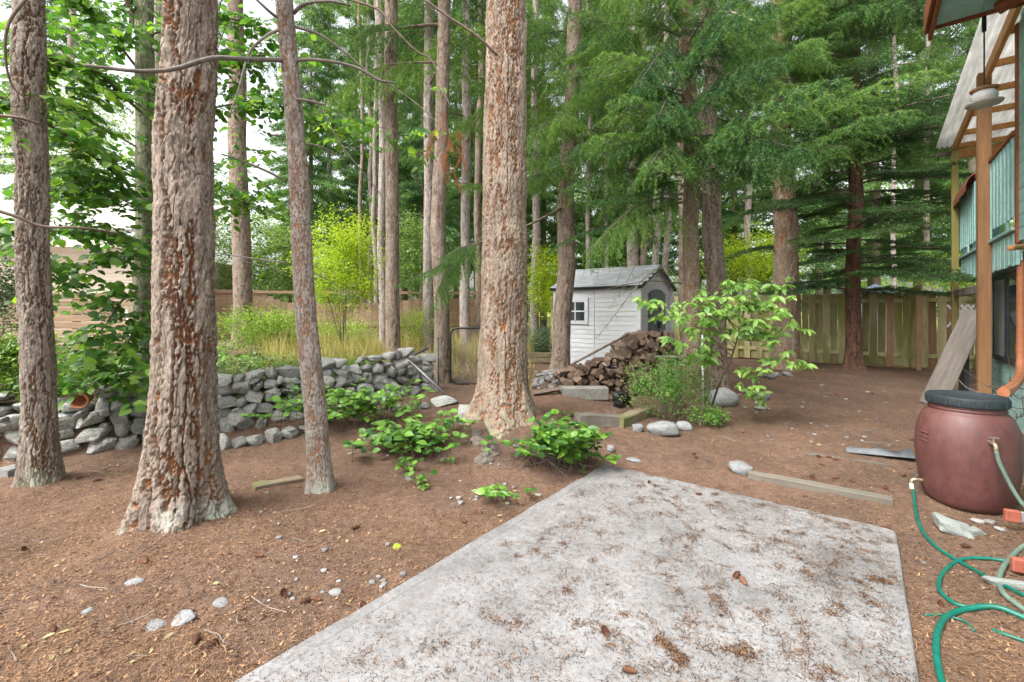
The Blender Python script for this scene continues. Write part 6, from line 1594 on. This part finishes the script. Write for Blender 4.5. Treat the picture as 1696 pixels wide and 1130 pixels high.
V, F = tube([(0, 0, hk - .16), (0, 0, hk - .02)], .016, 8); link('hook', make_mesh('hook', V, F, [M_['dark_frame']], {'tint': np.full(len(V), .5)}), bf_)

# ---------------------------------------------------------------- leaning plank, board for the dark recess, lattice
A = np.array([6.52, 7.02, g1(6.52, 7.02) - .02]); Bq = np.array([7.04, 6.86, 1.60])
Ld = (Bq - A); LL = np.linalg.norm(Ld); Ld /= LL; vw = np.array([-.72, -.69, .05]); wv = np.cross(Ld, vw); wv /= np.linalg.norm(wv); nv = np.cross(Ld, wv)
V, F = cbox(0, 0, 0, .30, .045, LL, .008); V[:, 0] *= 1 - .1 * (V[:, 2] > 0)
Mx = Matrix(((wv[0], nv[0], Ld[0], (A + Bq)[0] / 2), (wv[1], nv[1], Ld[1], (A + Bq)[1] / 2), (wv[2], nv[2], Ld[2], (A + Bq)[2] / 2), (0, 0, 0, 1)))
o = link('leaning_plank', make_mesh('leaning_plank', V, F, [M_['wood_grey']], {'tint': np.full(len(V), .5)}), None, Mx); tag(o, 'wide weathered grey plank leaning against the house post', 'plank')
x, y = 6.98, 6.98; V, F = cbox(0, 0, .52, .06, .5, 1.1, .005)  # added black board, stands in for the shade of the recess behind the plank
o = link('recess_shade_board', make_mesh('recess_shade_board', V, F, [M_['dark_frame']], {'tint': np.full(len(V), .5)}), None, Matrix.Translation((x + .12, y + .12, g1(x, y) - .02)) @ Matrix.Rotation(ROT, 4, 'Z')); tag(o, 'black board added in place of the dark shaded recess under the leaning plank', 'board')
lc = P(1597, 522, 9.3); lt = thing('lattice_panel', (lc[0], lc[1], g1(lc[0], lc[1])), 'white wooden lattice panel standing behind the leaning plank', 'lattice'); lh = lc[2] - g1(lc[0], lc[1])
me = box_mesh('slat', .04, .008, .62, M_['white'], .002)
for i in range(-1, 3):
    for sg in (1, -1): link('slat', me, lt, Matrix.Translation((i * .14, .005 * sg, lh - .02)) @ Matrix.Rotation(sg * .75, 4, 'Y'))
for dx_ in (.45,): V, F = cbox(dx_, .02, lh / 2, .04, .03, lh + .5, .003); part('stile', V, F, M_['white'], lt)
# bare vines under the window
vt_p = P(1660, 660, 4.75); vt = thing('bare_vine', (vt_p[0], vt_p[1], g1(vt_p[0], vt_p[1])), 'tangle of bare brown vine stems under the house window', 'vine'); vl = np.array([vt_p[0], vt_p[1], g1(vt_p[0], vt_p[1])])
rg = np.random.default_rng(1010)
for i in range(26):
    q0 = P(rg.uniform(1650, 1700), rg.uniform(640, 690), rg.uniform(4.6, 5.0)); q = [q0]
    dirv = np.array([-.7, .1, .1]) + rg.normal(0, .45, 3)
    for _ in range(4): dirv = dirv + rg.normal(0, .4, 3) * np.array([1, .5, .7]); q.append(q[-1] + dirv * .075)
    limb(vt, vl, q, .009 if i < 6 else .004, .002, M_['twig_grey'] if i % 2 else M_['twig'], 'stem', 3, 5)
limb(vt, vl, [vl + np.array([0, 0, -.03]), vl + np.array([.02, .0, .3]), P(1665, 645, 4.75)], .014, .01, M_['twig'], 'stem')

# ---------------------------------------------------------------- rain barrel
bx, by = 3.80, 3.78; bz = g1(bx, by) - .01
rb = thing('rain_barrel', (bx, by, bz), 'large red-brown plastic rain barrel with dark screw lid', 'barrel')
lpart('body', [(0, .0), (.20, .0), (.245, .02), (.27, .06), (.295, .16), (.315, .30), (.325, .44), (.322, .56), (.305, .67), (.275, .745), (.252, .775), (.236, .785), (.236, .797), (.243, .803), (.236, .81), (.236, .822), (.243, .828), (.236, .835), (.228, .85), (.0, .85)], M_['barrel'], rb, 64)
lid = lpart('lid', [(.234, .832), (.250, .834), (.253, .842), (.253, .900), (.247, .910), (.236, .912), (.230, .898), (.0, .895)], M_['lid'], rb, 64)
for i in range(20):
    a_ = i / 20 * 6.283; V, F = cbox(.2545, 0, .87, .008, .02, .055, .003); o = link('grip', make_mesh('grip', V, F, [M_['lid']], {'tint': np.full(len(V), .5)}), lid); o.rotation_euler = (0, 0, a_)
cdir = math.atan2(-by, -bx)                        # towards where the picture was taken
def barrel_pt(da, z, r): a_ = cdir + da; return np.array([math.cos(a_) * r, math.sin(a_) * r, z]), a_
for k_ in range(2):
    for j in range(3):
        q, a_ = barrel_pt(-.95 + .16 * k_, .52 + .035 * j, .323); V, F = cbox(0, 0, 0, .012, .05 - .03 * k_, .012, .004); o = link('moulded_mark', make_mesh('moulded_mark', V, F, [M_['barrel']], {'tint': np.full(len(V), .5)}), rb); o.matrix_basis = Matrix.Translation(q) @ Matrix.Rotation(a_, 4, 'Z')
def spigot(da, z, r):
    q, a_ = barrel_pt(da, z, r); M0 = Matrix.Translation(q) @ Matrix.Rotation(a_, 4, 'Z')
    V, F = tube(smooth_path([(-.02, 0, 0), (.045, 0, 0), (.07, 0, -.012), (.075, 0, -.045)], 4), .014, 10); s_ = link('spigot', make_mesh('spigot', V, F, [M_['brass']], {'tint': np.full(len(V), .5)}, True), rb, M0)
    V, F = tube([(.045, 0, 0), (.045, 0, .04)], .006, 8); link('valve_stem', make_mesh('valve_stem', V, F, [M_['brass']], {'tint': np.full(len(V), .5)}), s_)
    V, F = cbox(.045, 0, .045, .016, .065, .010, .004); link('valve_handle', make_mesh('valve_handle', V, F, [M_['metal']], {'tint': np.full(len(V), .5)}), s_)
    e = M0 @ Vector((.075, 0, -.045)); return np.array(e) + np.array([bx, by, bz])
e1 = spigot(.42, .60, .318); e2 = spigot(-1.12, .16, .295)
def hose(name, pts, r, mat, label, start=None, lift=None):
    w = [np.array(q) if len(q) == 3 else None for q in pts]
    out = []
    for q in pts:
        if len(q) == 3: out.append(np.array(q))
        else:
            x, y, z = on_ray(*q); out.append(np.array([x, y, g1(x, y) + r]))
    path = smooth_path(np.array(out), 8); V, F = tube(path, r, 12)
    o = out[0] if False else path[len(path) // 2]; ob = link(name, make_mesh(name, V - o, F, [mat], {'tint': np.full(len(V), .5)}, True), None, None, tuple(o)); return tag(ob, label, 'hose')
hose('garden_hose', [tuple(e2), tuple(e2 + np.array([-.01, -.03, -.05])), (1521, 868), (1545, 901), (1592, 932), (1655, 972), (1725, 1005), (1745, 965), (1696, 941), (1640, 926), (1592, 926), (1561, 950), (1556, 980), (1578, 1002), (1602, 1011)], .0115, M_['hose'], 'thin green hose coiling from the low barrel tap')
hose('garden_hose', [(1760, 1055), (1696, 1029), (1650, 1014), (1608, 1012), (1570, 1024), (1553, 1058), (1552, 1100), (1568, 1150), (1610, 1230)], .0145, M_['hose'], 'thicker green hose bend lying beside the slab')
hose('drip_tube', [(1531, 1020), (1562, 1021), (1598, 1031), (1613, 1048)], .006, M_['hose'], 'short light green tube crossing the green hose bend')
hose('drip_tube', [(1645, 1046), (1668, 1056), (1710, 1070)], .008, M_['hose'], 'short green tube end half buried beside the ladder')
hose('grey_hose', [tuple(e1), tuple(e1 + np.array([.02, -.02, -.12])), tuple(e1 + np.array([.08, -.10, -.35])), tuple(e1 + np.array([.16, -.25, -.55])), (1706, 905), (1672, 930), (1655, 962), (1662, 992), (1690, 1015), (1740, 1050)], .0135, M_['hose_grey'], 'faded grey-green hose hanging from the upper barrel tap')
V, F = tube([e2 + np.array([0, 0, .01]), e2 + np.array([-.004, -.01, -.035])], .014, 10); o = link('hose_coupling', make_mesh('hose_coupling', V - e2, F, [M_['white']], {'tint': np.full(len(V), .5)}), None, None, tuple(e2)); tag(o, 'white hose coupling on the low barrel tap', 'coupling')
# ladder lying at the right, only its feet in view
la = P(1667, 853, 3.28); lad = thing('ladder', (la[0], la[1], g1(la[0], la[1])), 'aluminium ladder with orange end caps lying at the right edge', 'ladder', None, -.45); lz = la[2] - g1(la[0], la[1])
for k_, (ox, oy, oz) in enumerate(((0, 0, lz), (-.252, -.71, lz - .06))):
    V, F = cbox(ox + .85, oy, oz, 1.6, .03, .075, .004); rl = part('rail', V, F, M_['aluminium'], lad)
    V, F = cbox(ox + .03, oy, oz, .085, .045, .085, .008); link('end_cap', make_mesh('end_cap', V, F, [M_['orange']], {'tint': np.full(len(V), .5)}), rl)
for i in range(4):
    V, F = tube([(.35 + i * .3, 0, lz), (.35 - .42 * .0 + i * .3, -.71, lz - .06)], .014, 8); part('rung', V, F, M_['aluminium'], lad)

# ---------------------------------------------------------------- cones, fallen leaves, twigs
def cone_mesh(seed):
    rg = np.random.default_rng(seed); mb = MB()
    V, F = lathe([(0, -.5), (.2, -.42), (.3, -.1), (.26, .2), (.1, .45), (0, .5)], 8); mb.add(V, F)
    for i in range(64):
        t = i / 64; a_ = i * 2.399; z = -.46 + .94 * t; r = .34 * math.sin(math.pi * (.12 + .82 * (1 - t))) + .03
        c_, s_ = math.cos(a_), math.sin(a_); o = np.array([c_ * r * .7, s_ * r * .7, z]); tip = np.array([c_ * (r + .14), s_ * (r + .14), z + .10]); w = np.array([-s_, c_, 0]) * .10
        mb.add(np.array([o - w, o + w, tip + w * .5, tip - w * .5]), np.array([[0, 1, 2, 3]]))
    return mb.mesh('pine_cone', [M_['cone']])
CON = [cone_mesh(1), cone_mesh(2)]
rg = np.random.default_rng(1020)
cones = [(505, 998), (527, 994), (604, 1008), (1221, 956), (1232, 967), (1157, 820), (1467, 877), (1002, 1048), (1043, 1115), (1355, 757), (1372, 760), (1385, 763), (1362, 770), (1345, 792), (1384, 793), (1496, 790), (1558, 1003), (1075, 800), (40, 912), (88, 1052), (355, 1068), (325, 1065),
         (160, 795), (130, 792), (590, 878), (795, 850), (768, 865), (430, 928), (1150, 755), (1152, 762), (1285, 690), (1445, 653), (1300, 700), (1385, 655), (1180, 700), (1230, 716), (470, 985), (1510, 730), (1600, 905), (240, 935), (1465, 812), (1412, 800)]
for (px, py) in cones:
    x, y, z = on_ray(px, py)
    sl_on = bool(on_slab(np.array(x), np.array(y)))
    if sl_on: x, y = slab_pt(px, py)
    zz = .0 if sl_on else g1(x, y); s = rg.uniform(.045, .07)
    o = link('pine_cone', CON[rg.integers(2)], None, Matrix.Translation((x, y, zz + s * .22)) @ Matrix.Rotation(rg.random() * 6.28, 4, 'Z') @ Matrix.Rotation(math.pi / 2 + rg.normal(0, .12), 4, 'Y') @ Matrix.Diagonal((s * .62, s * .62, s, 1)))
    tag(o, 'brown fir cone lying on the concrete slab' if sl_on else 'brown fir cone lying on the needle-strewn soil', 'cone', 'fir cones on the slab' if sl_on else 'fir cones on the soil')
FL = [leaf_shape('fallen_leaf', M_['leaf_dead'], .55, 1, .05, .18), leaf_shape('fallen_leaf', M_['leaf_dead'], .45, 1, .2, -.2)]
yl = leaf_shape('fallen_leaf', M_['yellow'], .8, 1, .08, .1)
lf = [(rg.uniform(0, 560), rg.uniform(760, 1120)) for _ in range(34)] + [(rg.uniform(560, 900), rg.uniform(735, 900)) for _ in range(20)] + [(rg.uniform(1080, 1520), rg.uniform(640, 770)) for _ in range(14)]
for (px, py) in lf:
    x, y, z = on_ray(px, py)
    if on_slab(np.array(x), np.array(y), -.05): continue
    o = link('fallen_leaf', FL[rg.integers(2)], None, leaf_M((x, y, g1(x, y) + .008), (math.cos(px), math.sin(px), .1 * rg.normal()), (rg.normal(0, .3), rg.normal(0, .3) - .2, 1), rg.uniform(.022, .05)))
    tag(o, 'small pale fallen leaf on the needle-strewn soil', 'leaf', 'fallen leaves on the soil')
x, y, z = on_ray(657, 913); o = link('fallen_leaf', yl, None, leaf_M((x - .03, y, g1(x, y) + .008), (1, .2, .1), (0, -.5, 1), .06)); tag(o, 'single bright yellow fallen leaf near the slab edge', 'leaf')
tws = [(rg.uniform(0, 420), rg.uniform(880, 1110)) for _ in range(16)] + [(rg.uniform(420, 760), rg.uniform(840, 960)) for _ in range(10)] + [(rg.uniform(100, 230), rg.uniform(770, 800)) for _ in range(5)] + [(rg.uniform(1200, 1500), rg.uniform(650, 740)) for _ in range(8)]
for (px, py) in tws:
    x, y, z = on_ray(px, py)
    if on_slab(np.array(x), np.array(y), -.15): continue
    a_ = rg.random() * 6.283; L = rg.uniform(.1, .3); pts = [np.array([x, y, 0])]
    for _ in range(4): a_ += rg.normal(0, .3); pts.append(pts[-1] + np.array([math.cos(a_), math.sin(a_), 0]) * L / 4)
    pts = [np.array([q[0], q[1], g1(q[0], q[1]) + .005]) for q in pts]
    V, F = tube(smooth_path(pts, 3), np.linspace(.004, .0015, 13), 5); o = link('fallen_twig', make_mesh('fallen_twig', V - pts[0], F, [M_['twig_grey'] if rg.random() < .6 else M_['twig']], {'tint': np.full(len(V), .5)}), None, None, tuple(pts[0])); tag(o, 'thin bare fallen twig on the needle-strewn soil', 'twig', 'fallen twigs on the soil')
# bare roots hanging from the bank under the bright salal
x, y, z = on_ray(893, 775); rt = thing('root_tangle', (x, y, g1(x, y)), 'tangle of thin bare roots on the bank under the bright salal', 'roots'); rl = np.array([x, y, g1(x, y)])
for i in range(26):
    q0 = np.array([x + rg.normal(0, .12), y + rg.uniform(.05, .25), 0]); q0[2] = g1(q0[0], q0[1]) + .04; q = [q0]; dv = np.array([rg.normal(0, .8), -.7, -.1])
    for _ in range(4): dv = dv + rg.normal(0, .4, 3) * np.array([1, .6, .5]); n_ = q[-1] + dv * .055; n_[2] = max(n_[2], g1(n_[0], n_[1]) + .006); q.append(n_)
    limb(rt, rl, q, .0045, .0015, M_['twig_grey'] if i % 3 else M_['twig'], 'root', 3, 5)
